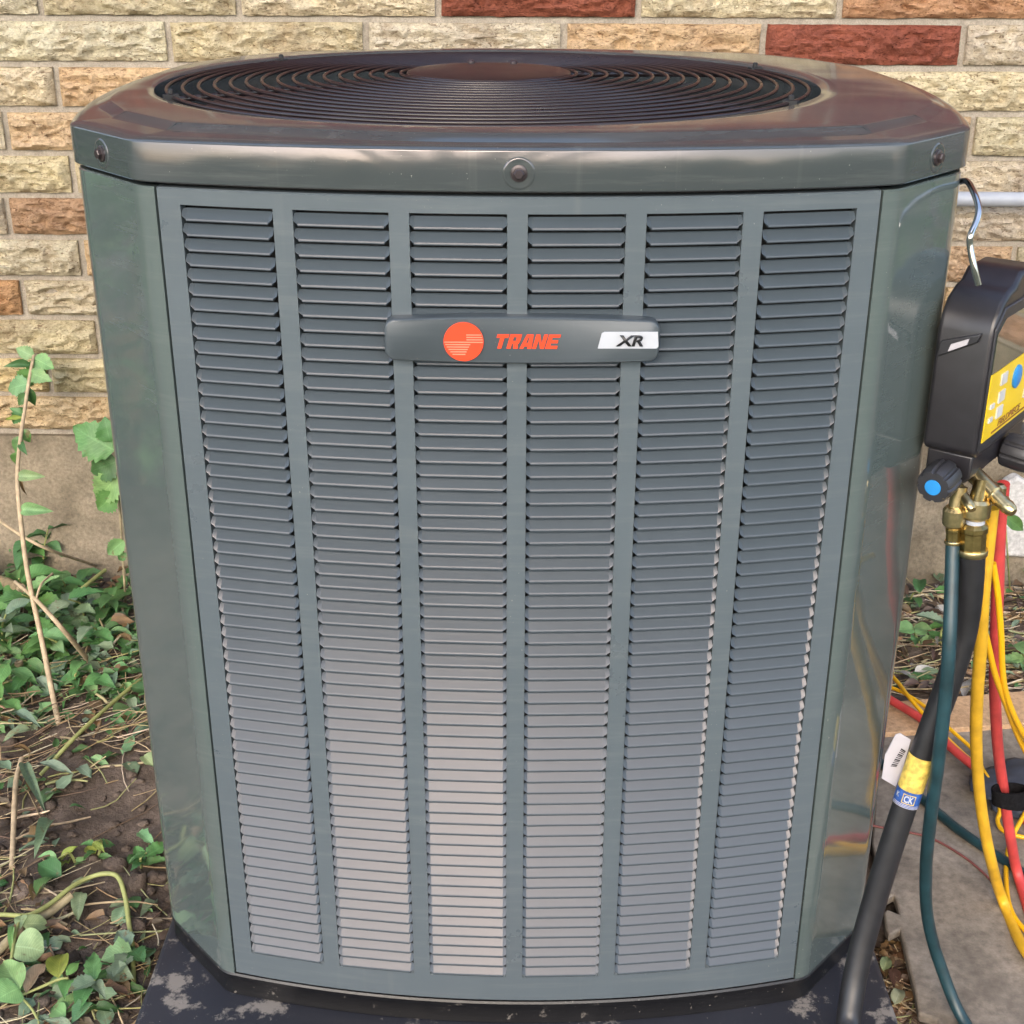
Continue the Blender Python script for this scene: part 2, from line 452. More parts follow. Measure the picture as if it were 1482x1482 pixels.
ground['kind'] = 'structure'; ground['label'] = 'bare brown soil beside the house'

# ================================================================ BRICK WALL
WY = 1.095; COURSE = .0677; JZ0 = .948; BL = .3048; JT = .0105
wall = empty('brick_wall', (0, WY, 0)); wall.rotation_euler[2] = math.atan(-.008)
tag(wall, 'cream and red rock face brick house wall on a parged foundation', 'wall')
CREAM = (.70, .60, .42); PALE = (.70, .62, .47); TAN = (.66, .48, .30); ORANGE = (.56, .33, .18); YELL = (.68, .54, .32)
RED = (.33, .105, .065); REDT = (.56, .36, .235)
def brick_mesh(L, seed, detail=True):
    H = COURSE - JT; nxx, nzz = (max(6, int(L / .0034)), 18) if detail else (6, 2)
    b = MB()
    for j in range(nzz + 1):
        for i in range(nxx + 1):
            x = -L / 2 + L * i / nxx; z = -H / 2 + H * j / nzz
            e = min(x + L / 2, L / 2 - x, z + H / 2, H / 2 - z)
            k = smoothstep(0, .009, e)
            q = Vector((x * 21 + seed * 7.3, seed * 3.1, z * 38))
            q2 = Vector((x * 5, seed * 9.1, z * 9))
            w = noise.noise_vector(q2) * 1.3
            rdg = 1 - abs(noise.noise(q + w)) * 2.6
            rd2 = 1 - abs(noise.noise(q * 2.1 + w * 1.6 + Vector((9, 2, 5)))) * 2.6
            d = .0060 * max(-.5, rdg) + .0062 * max(-.6, rd2) + .0045 * noise.noise(q * 4.1) + .004 * noise.noise(q2 * 1.7)
            rag = .0016 * noise.noise(Vector((x * 60, z * 60, seed)))
            b.v.append((x + (rag if i in (0, nxx) else 0), -.002 - k * (.002 + d), z + (rag if j in (0, nzz) else 0)))
    r = nxx + 1
    b.f = [(j * r + i, j * r + i + 1, (j + 1) * r + i + 1, (j + 1) * r + i) for j in range(nzz) for i in range(nxx)]
    n0 = len(b.v)
    b.v += [(-L / 2, .03, -H / 2), (L / 2, .03, -H / 2), (L / 2, .03, H / 2), (-L / 2, .03, H / 2)]
    bot = [i for i in range(r)]; top = [nzz * r + i for i in range(r)]
    lef = [j * r for j in range(nzz + 1)]; rig = [j * r + nxx for j in range(nzz + 1)]
    b.f += [tuple(bot[::-1]) + (n0, n0 + 1), tuple(top) + (n0 + 2, n0 + 3), tuple(lef) + (n0 + 3, n0), tuple(rig[::-1]) + (n0 + 1, n0 + 2), (n0 + 1, n0, n0 + 3, n0 + 2)]
    me = b.mesh('brick', m_brick, smooth=50)
    return me
bmeshes = [brick_mesh(BL - JT, s) for s in range(14)]
# x of a joint in each course (course k lies below joint k-1, 0 above joint 0)
def jx(px, py): return ony(px, py, WY).x
OFF = {0: -.4348, 1: -.4348 - .1123, 2: jx(81, 122), 3: jx(7, 188), 4: jx(104, 252), 5: jx(10, 316), 6: jx(118, 376), 7: jx(32, 434), 8: jx(141, 488), 9: jx(28, 545) + .05, 10: jx(170, 600)}
SPEC = {(0, 700): RED, (0, 1350): ORANGE, (1, 1240): RED, (2, 40): CREAM, (2, 150): TAN, (3, 60): TAN, (4, 60): CREAM, (5, 60): REDT, (5, 2): PALE,
        (6, 60): PALE, (7, 10): ORANGE, (7, 80): PALE, (8, 60): CREAM, (9, 60): YELL, (10, 60): YELL, (0, 60): CREAM, (0, 250): CREAM, (1, 120): PALE, (1, 400): CREAM, (1, 1440): PALE}
far_b = MB(); far_b.col = []
cands = []
for k in range(-20, 11):
    z = JZ0 - COURSE * (k - .5)
    off = OFF.get(k, rnd() * BL)
    n = int(math.floor((-2.0 - off) / BL)); x = off + n * BL
    while x < 2.3:
        cands.append((abs(x + BL / 2) * .55 + max(0, z - 1.02) * 1.9, k, x + BL / 2, z)); x += BL
cands.sort()
nb = 0
far_me = brick_mesh(BL - JT, 99, False)
for i, (d, k, x, z) in enumerate(cands):
    if nb < 300:
        o = link('brick', bmeshes[random.randrange(14)], wall); nb += 1
        o.location = (x, U(-.0015, .0015), z); o.rotation_euler = (0, U(-.004, .004), math.pi * 0)
        c = random.choice([CREAM, CREAM, PALE, PALE, TAN, YELL, CREAM, TAN, PALE, REDT if rnd() < .4 else CREAM])
        if k < 0: c = random.choice([(.26, .07, .06), (.24, .075, .07), RED, (.30, .12, .10), REDT])
        for (kk, px), cc in SPEC.items():
            if kk == k:
                xx = ony(px, 26 + 64 * (k - .5), WY).x
                if abs(xx - x) < BL / 2: c = cc
        v = U(.9, 1.08)
        o.color = (c[0] * v, c[1] * v * U(.97, 1.03), c[2] * v * U(.93, 1.05), 1)
    else:
        n0 = len(far_b.v)
        far_b.v += [(v.co.x + x, v.co.y + WY, v.co.z + z) for v in far_me.vertices]
        far_b.f += [tuple(j + n0 for j in p.vertices) for p in far_me.polygons]
fb = far_b.build('outer_brickwork', m_brick, wall, normals=False); fb['kind'] = 'stuff'; fb.color = (.27, .09, .085, 1)
mo = MB(); mo.box(-2.3, 2.6, WY + .0045, WY + .10, JZ0 - COURSE * 10.1, JZ0 + COURSE * 21)
mo.build('mortar', m_mortar, wall)
# foundation: parged, slightly bumpy block set a little proud
fd = MB(); nz = 26; nxf = 220; ZT = JZ0 - COURSE * 10.1
for j in range(nz + 1):
    for i in range(nxf + 1):
        x = -2.3 + 4.9 * i / nxf; z = -.12 + (ZT + .12) * j / nz
        d = .010 * noise.noise(Vector((x * 4, z * 7, 2))) + .005 * noise.noise(Vector((x * 17, z * 17, 5))) + .003 * noise.noise(Vector((x * 45, z * 45, 8)))
        fd.v.append((x, WY - .006 - d - .02 * (1 - smoothstep(0, .2, z)), z))
r = nxf + 1
fd.f = [(j * r + i, j * r + i + 1, (j + 1) * r + i + 1, (j + 1) * r + i) for j in range(nz) for i in range(nxf)]
n0 = len(fd.v); fd.v += [(-2.3, WY + .1, ZT), (2.6, WY + .1, ZT)]
fd.f.append(tuple(nz * r + i for i in range(r)) + (n0 + 1, n0))
fd.build('foundation', m_found, wall, smooth=60)

# ================================================================ AIR CONDITIONER
A_, B_, CHX, CHY, HC, DEP = .306, .0402, .0773, .0858, .0329, .722
ZCAP = .93; ZB = .93 - .8517; ZPAD = .050
RARC = (A_ ** 2 + B_ ** 2) / (2 * B_)
def front_y(x): return -B_ + (RARC - math.sqrt(RARC ** 2 - x * x))
def arc_pts(p, q, sag, n):
    """points from p to q along an arc that bulges to the right-hand side of p->q by sag"""
    p, q = Vector(p), Vector(q); d = q - p; L = d.length; nrm = Vector((d.y, -d.x)) / L
    return [p + d * (i / n) + nrm * (sag * 4 * (i / n) * (1 - i / n)) for i in range(n)]
XS = A_ + CHX
corners = [(-A_, 0), (A_, 0), (XS, CHY), (XS, DEP - CHY), (A_, DEP), (-A_, DEP), (-XS, DEP - CHY), (-XS, CHY)]
sags = [B_, 0, .034, 0, B_, 0, .034, 0]; segn = [40, 8, 34, 8, 40, 8, 34, 8]
raw = []
for i in range(8):
    raw += arc_pts(corners[i], corners[(i + 1) % 8], sags[i], segn[i])
# soften the corners: replace each corner point by a small fillet
def fillet(pts, idx, rad):
    out = []
    n = len(pts)
    for i, p in enumerate(pts):
        if i in idx:
            a = (pts[i - 1] - p).normalized(); b = (pts[(i + 1) % n] - p).normalized()
            p0 = p + a * min(rad, (pts[i - 1] - p).length * .9); p2 = p + b * min(rad, (pts[(i + 1) % n] - p).length * .9)
            for k in range(5):
                t = k / 4; out.append(p0 * (1 - t) ** 2 + p * 2 * t * (1 - t) + p2 * t * t)
        else: out.append(p)
    return out
cidx = set(); s = 0
for n_ in segn: cidx.add(s); s += n_
OUT = fillet(raw, cidx, .010)
def offset(pts, d):
    n = len(pts); out = []
    for i, p in enumerate(pts):
        t = (pts[(i + 1) % n] - pts[i - 1]).normalized()
        out.append(p + Vector((-t.y, t.x)) * d)     # counter-clockwise outline: inward
    return out
def strip(b, rings, closed=True):
    n = len(rings[0]); n0 = len(b.v)
    for r_ in rings: b.v += [tuple(p) for p in r_]
    m_ = n if closed else n - 1
    for j in range(len(rings) - 1):
        for i in range(m_):
            i2 = (i + 1) % n
            b.f.append((n0 + j * n + i, n0 + j * n + i2, n0 + (j + 1) * n + i2, n0 + (j + 1) * n + i))
def lift(pts, z): return [(p.x, p.y, z) for p in pts]

ac = empty('air_conditioner', (0, .36, ZPAD))
tag(ac, 'grey louvered air conditioner condenser with round fan grille on top', 'air conditioner')
# --- base pan
b = MB()
strip(b, [lift(offset(OUT, .004), ZPAD + .001), lift(offset(OUT, .004), ZPAD + .004), lift(offset(OUT, .006), ZPAD + .016), lift(offset(OUT, .003), ZB - .004), lift(offset(OUT, .0022), ZB - .001), lift(offset(OUT, .0035), ZB + .0012), lift(offset(OUT, .02), ZB + .001)])
b.build('base_pan', m_pan, ac, smooth=40)
# --- inner dark coil so the slots look into darkness
b = MB(); inn = offset(OUT, .030)
strip(b, [lift(inn, ZB + .002), lift(inn, ZCAP - HC + .010)])
b.build('coil', m_dark, ac, smooth=40)
# --- body outline pieces (corner posts and panels)
BODY = offset(OUT, .003)
def sub_outline(test):
    """contiguous run of BODY points for which test is true (handles wrap)"""
    n = len(BODY); flags = [test(p) for p in BODY]
    st = next(i for i in range(n) if flags[i] and not flags[i - 1]); out = []
    i = st
    while flags[i % n] and len(out) < n: out.append(BODY[i % n]); i += 1
    return out
PXH = .2905                                # half width of the front panel
SYH0, SYH1 = CHY + .03, DEP - CHY - .03    # side panel seam positions
ZTOP = ZCAP - HC - .004
def sheet(name, run, z0, z1, material, ret=.012, parent=ac):
    run = [Vector(p) for p in run]
    def nrm(i):
        t = (run[min(i + 1, len(run) - 1)] - run[max(i - 1, 0)]).normalized(); return Vector((-t.y, t.x))
    full = [run[0] + nrm(0) * ret] + run + [run[-1] + nrm(len(run) - 1) * ret]
    b = MB(); e = .0012
    ins = lambda d: [full[0]] + [run[i] + nrm(i) * d for i in range(len(run))] + [full[-1]]
    strip(b, [lift(ins(.008), z0), lift(ins(.0), z0), lift(ins(0), z0 + e), lift(ins(0), z1 - e), lift(ins(e), z1), lift(ins(.010), z1)], False)
    return b.build(name, material, parent, smooth=35)
def clip_run(run, axis, lo, hi): return [p for p in run if lo <= p[axis] <= hi]
def with_ends(run, a=None, c=None):
    return ([Vector(a)] if a else []) + run + ([Vector(c)] if c else [])
def bf(x): return front_y(x) + .003
posts = []
fr = [p for p in BODY if p.x > PXH + .003 and p.y < SYH0]
posts.append(with_ends(fr, (PXH + .0022, bf(PXH + .0022))))
fl = [p for p in BODY if p.x < -PXH - .003 and p.y < SYH0]
n = len(BODY)
# left run wraps round the list end
fl_a = [p for p in BODY[n // 2:] if p.x < -PXH - .003 and p.y < SYH0]; fl_b = [p for p in BODY[:n // 2] if p.x < -PXH - .003 and p.y < SYH0]
posts.append(with_ends(fl_a + fl_b, None, (-PXH - .0022, bf(PXH + .0022))))
br = [p for p in BODY if p.x > PXH and p.y > SYH1]; posts.append(br)
bl = [p for p in BODY if p.x < -PXH and p.y > SYH1]; posts.append(bl)
for run in posts: sheet('corner_post', run, ZB + .0015, ZTOP, m_paint)
# --- plain back and side panels with pressed louvers (out of the photo's view)
bk = [p for p in BODY if -PXH < p.x < PXH and p.y > DEP * .7]; sheet('back_panel', bk, ZB + .002, ZTOP, m_panel)
side_r = [p for p in BODY if p.x > XS - .02 and SYH0 + .004 < p.y < SYH1 - .004]
side_l = [p for p in BODY if p.x < -XS + .02 and SYH0 + .004 < p.y < SYH1 - .004]
# --- louver mesh
LP = .01236; LZ1 = .8677; NR = 62; CW = .077; CPIT = .0932
def louver_geo(w, p):
    h = w / 2
    zt = p * .72                      # top of the blade above its lip
    rows = []                         # (y, z, half width)
    rows.append((.0048, zt + .0004, h - .0032))
    rows.append((-.0002, .0024, h - .0036))
    rows.append((-.0006, .0019, h - .0036))
    rows.append((-.0011, .0009, h - .0037))
    rows.append((-.0012, .0001, h - .0037))
    rows.append((-.0008, -.0006, h - .0037))
    rows.append((.0014, -.0008, h - .0036))
    v = []; f = []
    for (y, z, x) in rows: v += [(-x, y, z), (x, y, z)]
    for i in range(len(rows) - 1): f.append((2 * i, 2 * i + 1, 2 * i + 3, 2 * i + 2))
    # folded ends: from the blade end to the panel (own vertices, so the crease stays sharp)
    for sgn in (-1, 1):
        n0 = len(v); o = 0 if sgn < 0 else 1
        v += [v[o], v[2 + o], v[6 + o], v[10 + o], (sgn * (h - .0002), .0034, zt + .0002), (sgn * (h + .0002), -.0003, .0046), (sgn * (h - .0002), -.0007, .0034), (sgn * (h - .0010), .0005, .0024)]
        f += [(n0, n0 + 1, n0 + 5, n0 + 4), (n0 + 1, n0 + 2, n0 + 6, n0 + 5), (n0 + 2, n0 + 3, n0 + 7, n0 + 6)]
    return v, f
lv, lf = louver_geo(CW, LP)
lb = MB(); lb.v = lv; lb.f = lf
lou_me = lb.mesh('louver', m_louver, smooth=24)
# --- front panel sheet with six slot columns
ZS0 = LZ1 - LP * (NR - 1) - .0016; ZS1 = LZ1 + LP * .98
xs = [-PXH]
cc = [CPIT * (i - 2.5) for i in range(6)]
fp = MB()
def quad_strip(x0, x1, z0, z1, n):
    for i in range(n):
        a = x0 + (x1 - x0) * i / n; c = x0 + (x1 - x0) * (i + 1) / n
        fp.add([(a, bf(a), z0), (c, bf(c), z0), (c, bf(c), z1), (a, bf(a), z1)], [(0, 1, 2, 3)])
edges = [-PXH] + [e for c in cc for e in (c - CW / 2, c + CW / 2)] + [PXH]
for i in range(0, 14, 2):
    quad_strip(edges[i], edges[i + 1], ZS0, ZS1, 2)
quad_strip(-PXH, PXH, ZB + .004, ZS0, 48); quad_strip(-PXH, PXH, ZS1, ZTOP - .0012, 48)
def inner(x, d): return (x - d * x / RARC, bf(x) + d)
for i, c in enumerate(cc):               # slot returns
    for e in (c - CW / 2, c + CW / 2):
        x2, y2 = inner(e, .009); fp.add([(e, bf(e), ZS0), (x2, y2, ZS0), (x2, y2, ZS1), (e, bf(e), ZS1)], [(0, 1, 2, 3)])
    for z in (ZS0, ZS1):
        x0, x1 = c - CW / 2, c + CW / 2
        fp.add([(x0, bf(x0), z), (x1, bf(x1), z), (x1, bf(x1) + .007, z), (x0, bf(x0) + .007, z)], [(0, 1, 2, 3)])
for c in cc:                             # sloping ledge at the foot of each slot column
    x0, x1 = c - CW / 2 + .0004, c + CW / 2 - .0004
    fp.add([(x0, bf(x0) - .0002, ZS0 - .0004), (x1, bf(x1) - .0002, ZS0 - .0004), (x1, bf(x1) + .0065, ZS0 + .0042), (x0, bf(x0) + .0065, ZS0 + .0042)], [(0, 1, 2, 3)])
for e in (-PXH, PXH):
    x2, y2 = inner(e, .012); fp.add([(e, bf(e), ZB + .003), (x2, y2, ZB + .003), (x2, y2, ZTOP), (e, bf(e), ZTOP)], [(0, 1, 2, 3)])
for i in range(48):                       # rounded top and bottom edges
    a = -PXH + 2 * PXH * i / 48; c = -PXH + 2 * PXH * (i + 1) / 48
    fp.add([(a, bf(a), ZTOP - .0012), (c, bf(c), ZTOP - .0012), (c, bf(c) + .0012, ZTOP), (a, bf(a) + .0012, ZTOP), (c, bf(c) + .010, ZTOP), (a, bf(a) + .010, ZTOP)], [(0, 1, 2, 3), (3, 2, 4, 5)])
    fp.add([(a, bf(a) + .002, ZB + .002), (c, bf(c) + .002, ZB + .002), (c, bf(c), ZB + .004), (a, bf(a), ZB + .004)], [(0, 1, 2, 3)])
def weld(o, d=.00005):
    bm = bmesh.new(); bm.from_mesh(o.data); bmesh.ops.remove_doubles(bm, verts=bm.verts, dist=d); bmesh.ops.recalc_face_normals(bm, faces=bm.faces)
    bm.to_mesh(o.data); bm.free(); o.data.shade_smooth(); o.data.set_sharp_from_angle(angle=math.radians(30))
panel = fp.build('front_panel', m_panel, ac, normals=False)
weld(panel)
panel['label'] = 'front panel with six columns of pressed louvers'
rest = MB(); cnt = 0
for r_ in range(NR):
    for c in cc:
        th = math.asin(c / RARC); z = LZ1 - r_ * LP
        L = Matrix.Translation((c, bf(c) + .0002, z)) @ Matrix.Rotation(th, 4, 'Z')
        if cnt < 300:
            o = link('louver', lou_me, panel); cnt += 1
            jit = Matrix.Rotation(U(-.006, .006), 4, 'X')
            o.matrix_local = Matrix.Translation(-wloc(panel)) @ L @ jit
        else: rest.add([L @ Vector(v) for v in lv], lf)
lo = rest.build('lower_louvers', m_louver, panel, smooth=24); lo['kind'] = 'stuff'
for run, sg in ((side_r, 1), (side_l, -1)):
    sp = sheet('side_panel', run, ZB + .002, ZTOP, m_panel)
    sl = MB()
    for j in range(5):
        yy = SYH0 + .10 + j * (SYH1 - SYH0 - .145) / 4
        p = min(run, key=lambda q: abs(q.y - yy))
        for r_ in range(NR):
            L = Matrix.Translation((p.x + sg * .0004, p.y, LZ1 - r_ * LP)) @ Matrix.Rotation(sg * (math.pi / 2 + math.asin((p.y - DEP / 2) / 2.25)), 4, 'Z')
            sl.add([L @ Vector((v[0] * .9, v[1], v[2])) for v in lv], lf)
    o = sl.build('side_louvers', m_louver, sp, smooth=24); o['kind'] = 'stuff'
# --- lid
GX, GY, GR = -.0329, .360, .3362
circ = []
for p in OUT:
    a = math.atan2(p.y - GY, p.x - GX); circ.append(a)
def circle(r_, z): return [(GX + r_ * math.cos(a), GY + r_ * math.sin(a), z) for a in circ]
def dome(pts, z): return lift(pts, z)
# the raised deck follows the outline but its front is almost straight, so the shelf is wide at the corners
def voff(d0, d1):
    """offset that is d0 at the middle of each face and d1 at the chamfered corners"""
    n = len(OUT); out = []
    for i, p in enumerate(OUT):
        t = (OUT[(i + 1) % n] - OUT[i - 1]).normalized()
        u = min(1, abs(p.x) / A_) if (p.y < CHY * .999 or p.y > DEP - CHY) and abs(p.x) < XS - .001 else min(1, abs(p.y - DEP / 2) / (DEP / 2 - CHY))
        k = smoothstep(.15, 1.05, u)
        dd = d0 + (d1 - d0) * k
        if abs(p.x) > A_ and CHY < p.y < DEP - CHY: dd = d0 * .8 + (d1 - d0 * .8) * smoothstep(.55, 1.0, u)
        out.append(p + Vector((-t.y, t.x)) * dd)
    return out
b = MB()
rings = [lift(offset(OUT, .0032), ZCAP - HC + .012), lift(offset(OUT, .0026), ZCAP - HC + .0006), lift(offset(OUT, .0012), ZCAP - HC), lift(OUT, ZCAP - HC + .001), lift(OUT, ZCAP - .0022), lift(offset(OUT, .0004), ZCAP - .0010), lift(offset(OUT, .0016), ZCAP - .0002)]
rings += [lift(voff(.0060, .0070), ZCAP + .0012), lift(voff(.0120, .0160), ZCAP + .0022), lift(voff(.0155, .034), ZCAP + .0026), lift(voff(.0160, .0365), ZCAP + .0029), lift(voff(.0300, .0465), ZCAP + .0072), lift(voff(.0310, .0475), ZCAP + .0076), lift(voff(.0325, .050), ZCAP + .0078)]
def toward(w, zz):
    o = voff(.0325, .050); out = []
    for p, a in zip(o, circ):
        c = Vector((GX + (GR + .004) * math.cos(a), GY + (GR + .004) * math.sin(a)))
        q = p * (1 - w) + c * w; out.append((q.x, q.y, zz))
    return out
rings += [toward(.25, ZCAP + .0084), toward(.85, ZCAP + .0086), circle(GR + .003, ZCAP + .0080), circle(GR, ZCAP + .0058), circle(GR - .002, ZCAP - .004), circle(GR - .003, ZCAP - .045)]
strip(b, rings)
# keep the rings from crossing where the circle comes close to the rim
lid = b.build('lid', m_lid, ac, smooth=38)
lid['label'] = 'glossy grey lid reflecting the brick wall'
def screw(pos, nrm):
    b = MB(); nrm = Vector(nrm).normalized()
    prof = [(.0128, -.0004), (.0118, .0007), (.0105, .0008), (.0080, -.0001 + .0004), (.0066, .0003), (.0064, .0010)]
    b.lathe(prof, pos, nrm, 28, False)
    s = b.build('screw_recess', m_lid, lid, smooth=50)
    b = MB(); b.lathe([(.0066, .0004), (.0064, .0016), (.0050, .0020), (.0046, .0021)], pos, nrm, 24)
    b.lathe([(.0042, .0016), (.0042, .0046), (.0034, .0054)], pos, nrm, 6)
    b.build('screw', m_blade, lid, smooth=30)
zs = ZCAP - .019
screw((.001, front_y(0) - .0001, zs + .0008), (0, -1, 0))
for sg in (-1, 1):
    nn = Vector((sg * CHY, -CHX, 0)).normalized()
    t = .50; screw((sg * (A_ + CHX * t), CHY * t, zs + .001), nn)
    screw((sg * (XS + .034), DEP / 2, zs), (sg, 0, 0))
# --- fan grille
gr = empty('fan_grille', Vector((GX, GY, ZCAP)) - wloc(ac)); gr.parent = ac
def gz(r_): return ZCAP + .0050 + .0105 * (1 - (r_ / GR) ** 2)
def ring(name, R_, z, rr, parent, material, seg=96, k=7):
    b = MB(); pts = []
    vs = []; fs = []
    for i in range(seg):
        a = 2 * math.pi * i / seg
        for j in range(k):
            w = 2 * math.pi * j / k; q = R_ + rr * math.cos(w)
            vs.append((GX + q * math.cos(a), GY + q * math.sin(a), z + rr * math.sin(w)))
    for i in range(seg):
        for j in range(k):
            fs.append((i * k + j, ((i + 1) % seg) * k + j, ((i + 1) % seg) * k + (j + 1) % k, i * k + (j + 1) % k))
    b.add(vs, fs); return b.build(name, material, parent, smooth=180)
for i in range(16):
    R_ = .0905 + i * (.3245 - .0905) / 15
    ring('ring', R_, gz(R_), .0018, gr, m_wire)
for k in range(6):
    a = math.radians(22 + 60 * k); pts = []
    for j in range(9):
        q = .07 + (GR + .002 - .07) * j / 8; pts.append((GX + q * math.cos(a), GY + q * math.sin(a), gz(q) - .0048))
    b = MB(); b.tube(pts, .0028, 8); b.build('spoke', m_wire, gr, smooth=60)
b = MB(); zc = gz(.08)
b.lathe([(.079, -.016), (.0853, -.012), (.0858, -.0015), (.0840, .0015), (.0790, .0030), (.050, .0052), (.001, .0060)], (GX, GY, zc), (0, 0, 1), 64)
b.build('motor_cover', m_wire, gr, smooth=42)
b = MB()
for (dx, dy) in ((-.02, .048), (.025, .046)): b.lathe([(.004, 0), (.004, .004), (.002, .0055)], (GX + dx, GY + dy, zc + .003), (0, 0, 1), 10)
b.build('cover_bolts', m_blade, gr, smooth=40)
for a in (25, 140, 205, 330):
    c = math.radians(a); b = MB(); L = Matrix.Translation((GX + (GR - .010) * math.cos(c), GY + (GR - .010) * math.sin(c), ZCAP + .006)) @ Matrix.Rotation(c, 4, 'Z')
    b.box(-.007, .007, -.004, .004, -.006, .0025, L); b.lathe([(.0028, 0), (.0028, .0035), (.0015, .0045)], L @ Vector((0, 0, .003)), (0, 0, 1), 8)
    b.build('grille_clip', m_dark, gr)
# --- fan under the grille
b = MB(); b.lathe([(GR - .003, ZCAP - .045), (GR - .004, ZCAP - .16), (GR - .03, ZCAP - .24)], (GX, GY, 0), (0, 0, 1), 72, False)
b.build('fan_shroud', m_dark, ac, smooth=40)
b = MB(); b.lathe([(GR + .03, ZCAP - .24), (.001, ZCAP - .25)], (GX, GY, 0), (0, 0, 1), 48, False); b.build('fan_well', m_dark, ac)
fan = MB(); fan.lathe([(.075, ZCAP - .12), (.075, ZCAP - .03), (.06, ZCAP - .02), (.001, ZCAP - .02)], (GX, GY, 0), (0, 0, 1), 32)
fo = fan.build('fan_motor', m_blade, ac, smooth=40)
for k in range(3):
    b = MB(); a0 = math.radians(60 + 120 * k)
    for i in range(7):
        q = .07 + .24 * i / 6; wd = math.radians(52 + 16 * i / 6)
        for j in range(7):
            a = a0 + wd * (j / 6 - .5) + .25 * i / 6; b.v.append((GX + q * math.cos(a), GY + q * math.sin(a), ZCAP - .055 - .055 * (j / 6 - .5) + .012 * i / 6))
    b.f = [(i * 7 + j, i * 7 + j + 1, (i + 1) * 7 + j + 1, (i + 1) * 7 + j) for i in range(6) for j in range(6)]
    b.build('fan_blade', m_blade, fo, smooth=180)
# --- badge
def text_mesh(body, size, shear=0., offset_=0., extrude=.0004, space=1.0):
    cu = bpy.data.curves.new('lettering', 'FONT'); cu.body = body; cu.size = size; cu.shear = shear; cu.offset = offset_; cu.extrude = extrude
    cu.align_x = 'CENTER'; cu.align_y = 'CENTER'; cu.space_character = space; cu.resolution_u = 4
    o = bpy.data.objects.new('lettering', cu); COL.objects.link(o)
    bpy.context.view_layer.update()
    me = bpy.data.meshes.new_from_object(o.evaluated_get(bpy.context.evaluated_depsgraph_get()))
    bpy.data.objects.remove(o); bpy.data.curves.remove(cu); me.name = 'lettering'
    return me
def text_fit(body, w, h, shear=0., weight=.0, extrude=.0004):
    """lettering scaled to a width and height"""
    me = text_mesh(body, 1.0, shear, weight, 0)
    xs_ = [v.co.x for v in me.vertices]; ys_ = [v.co.y for v in me.vertices]
    cx, cy = (min(xs_) + max(xs_)) / 2, (min(ys_) + max(ys_)) / 2; sx, sy = w / (max(xs_) - min(xs_)), h / (max(ys_) - min(ys_))
    for v in me.vertices: v.co = ((v.co.x - cx) * sx, (v.co.y - cy) * sy, 0)
    return me
BY = front_y(0) + .006 - .0125            # front face of the badge
bl0, br0 = ony(556, 493, BY), ony(955, 493, BY); bt, bb = ony(755, 459, BY).z, ony(755, 527, BY).z
bx0, bx1 = bl0.x, br0.x; bzc = (bt + bb) / 2; bh = (bt - bb) / 2; bw = (bx1 - bx0) / 2; bxc = (bx0 + bx1) / 2
out2 = []
def badge_outline(sx):
    o = []
    N_ = 20; rc = .009; xe = bw - rc; ze = bh * .86
    def half(x): return ze + (bh - ze) * (1 - (x / bw) ** 2)
    bot = [(-xe + 2 * xe * i / N_) for i in range(N_ + 1)]
    for x in bot: o.append((x, -half(x)))
    for k in range(1, 6): w = math.pi / 2 * k / 6; o.append((xe + rc * math.sin(w), -half(xe) + rc * (1 - math.cos(w))))
    for k in range(0, 6): w = math.pi / 2 * k / 6; o.append((xe + rc * math.cos(w), half(xe) - rc * (1 - math.sin(w))))
    for x in bot[::-1]: o.append((x, half(x)))
    for k in range(1, 6): w = math.pi / 2 * k / 6; o.append((-xe - rc * math.sin(w), half(xe) - rc * (1 - math.cos(w))))
    for k in range(0, 6): w = math.pi / 2 * k / 6; o.append((-xe - rc * math.cos(w), -half(xe) + rc * (1 - math.sin(w))))
    return o
bo = badge_outline(0)
def by_(x): return BY
badge = MB()
rr_ = [[(bxc + x * s, by_(x) + dy, bzc + z * s2) for (x, z) in bo] for (s, s2, dy) in ((1, 1, .013), (1, 1, .0022), (.994, .97, .0007), (.984, .93, 0))]
strip(badge, rr_)
n0 = len(badge.v) - len(bo); nb_ = len(bo)
badge.f.append(tuple(n0 + i for i in range(nb_)))
bd = badge.build('name_badge', m_badge, ac, smooth=40); bd['label'] = 'dark oblong badge with red lettering'
def on_badge(px, py, d=.0012):
    p = ony(px, py, BY); return Vector((p.x, by_(p.x - bxc) - d, p.z))
def flat_plate(name, pts2, y, m, parent, d=.0006):
    b = MB(); b.prism(pts2, lambda p: (p[0], y(p[0]) + d * 2, p[1]), lambda p: (p[0], y(p[0]), p[1])); return b.build(name, m, parent)
ec = on_badge(671, 494); er = (ony(700, 494, BY).x - ony(642, 494, BY).x) / 2
em = MB(); em.lathe([(er, -.001), (er, .0004)], ec, (0, -1, 0), 48); emo = em.build('emblem', m_red, bd, smooth=40)
for i in range(9):
    zz = ec.z + er * (.36 - i * .125)
    hw = math.sqrt(max(0, er ** 2 - (zz - ec.z) ** 2)) * .97
    x0, x1 = ((.15 if i < 3 else -1 + .05 * (i - 3)) * hw, hw * (1 if i < 4 else (.35 - .06 * (i - 4))))
    s_ = MB(); s_.box(ec.x + x0, ec.x + x1, ec.y - .0009, ec.y - .0002, zz - .00035, zz + .00035); s_.build('stripe', m_redline, emo)
def put_text(body, pc, w, h, m, parent, shear, weight, Rm=None):
    me = text_fit(body, w, h, shear, weight); me.materials.append(m)
    o = link('lettering', me, parent); Rm = Rm or Matrix.Rotation(math.pi / 2, 4, 'X')
    o.matrix_local = Matrix.Translation(Vector(pc) - wloc(parent)) @ Rm
    sm = o.modifiers.new('thick', 'SOLIDIFY'); sm.thickness = .0004; sm.offset = 0
    return o
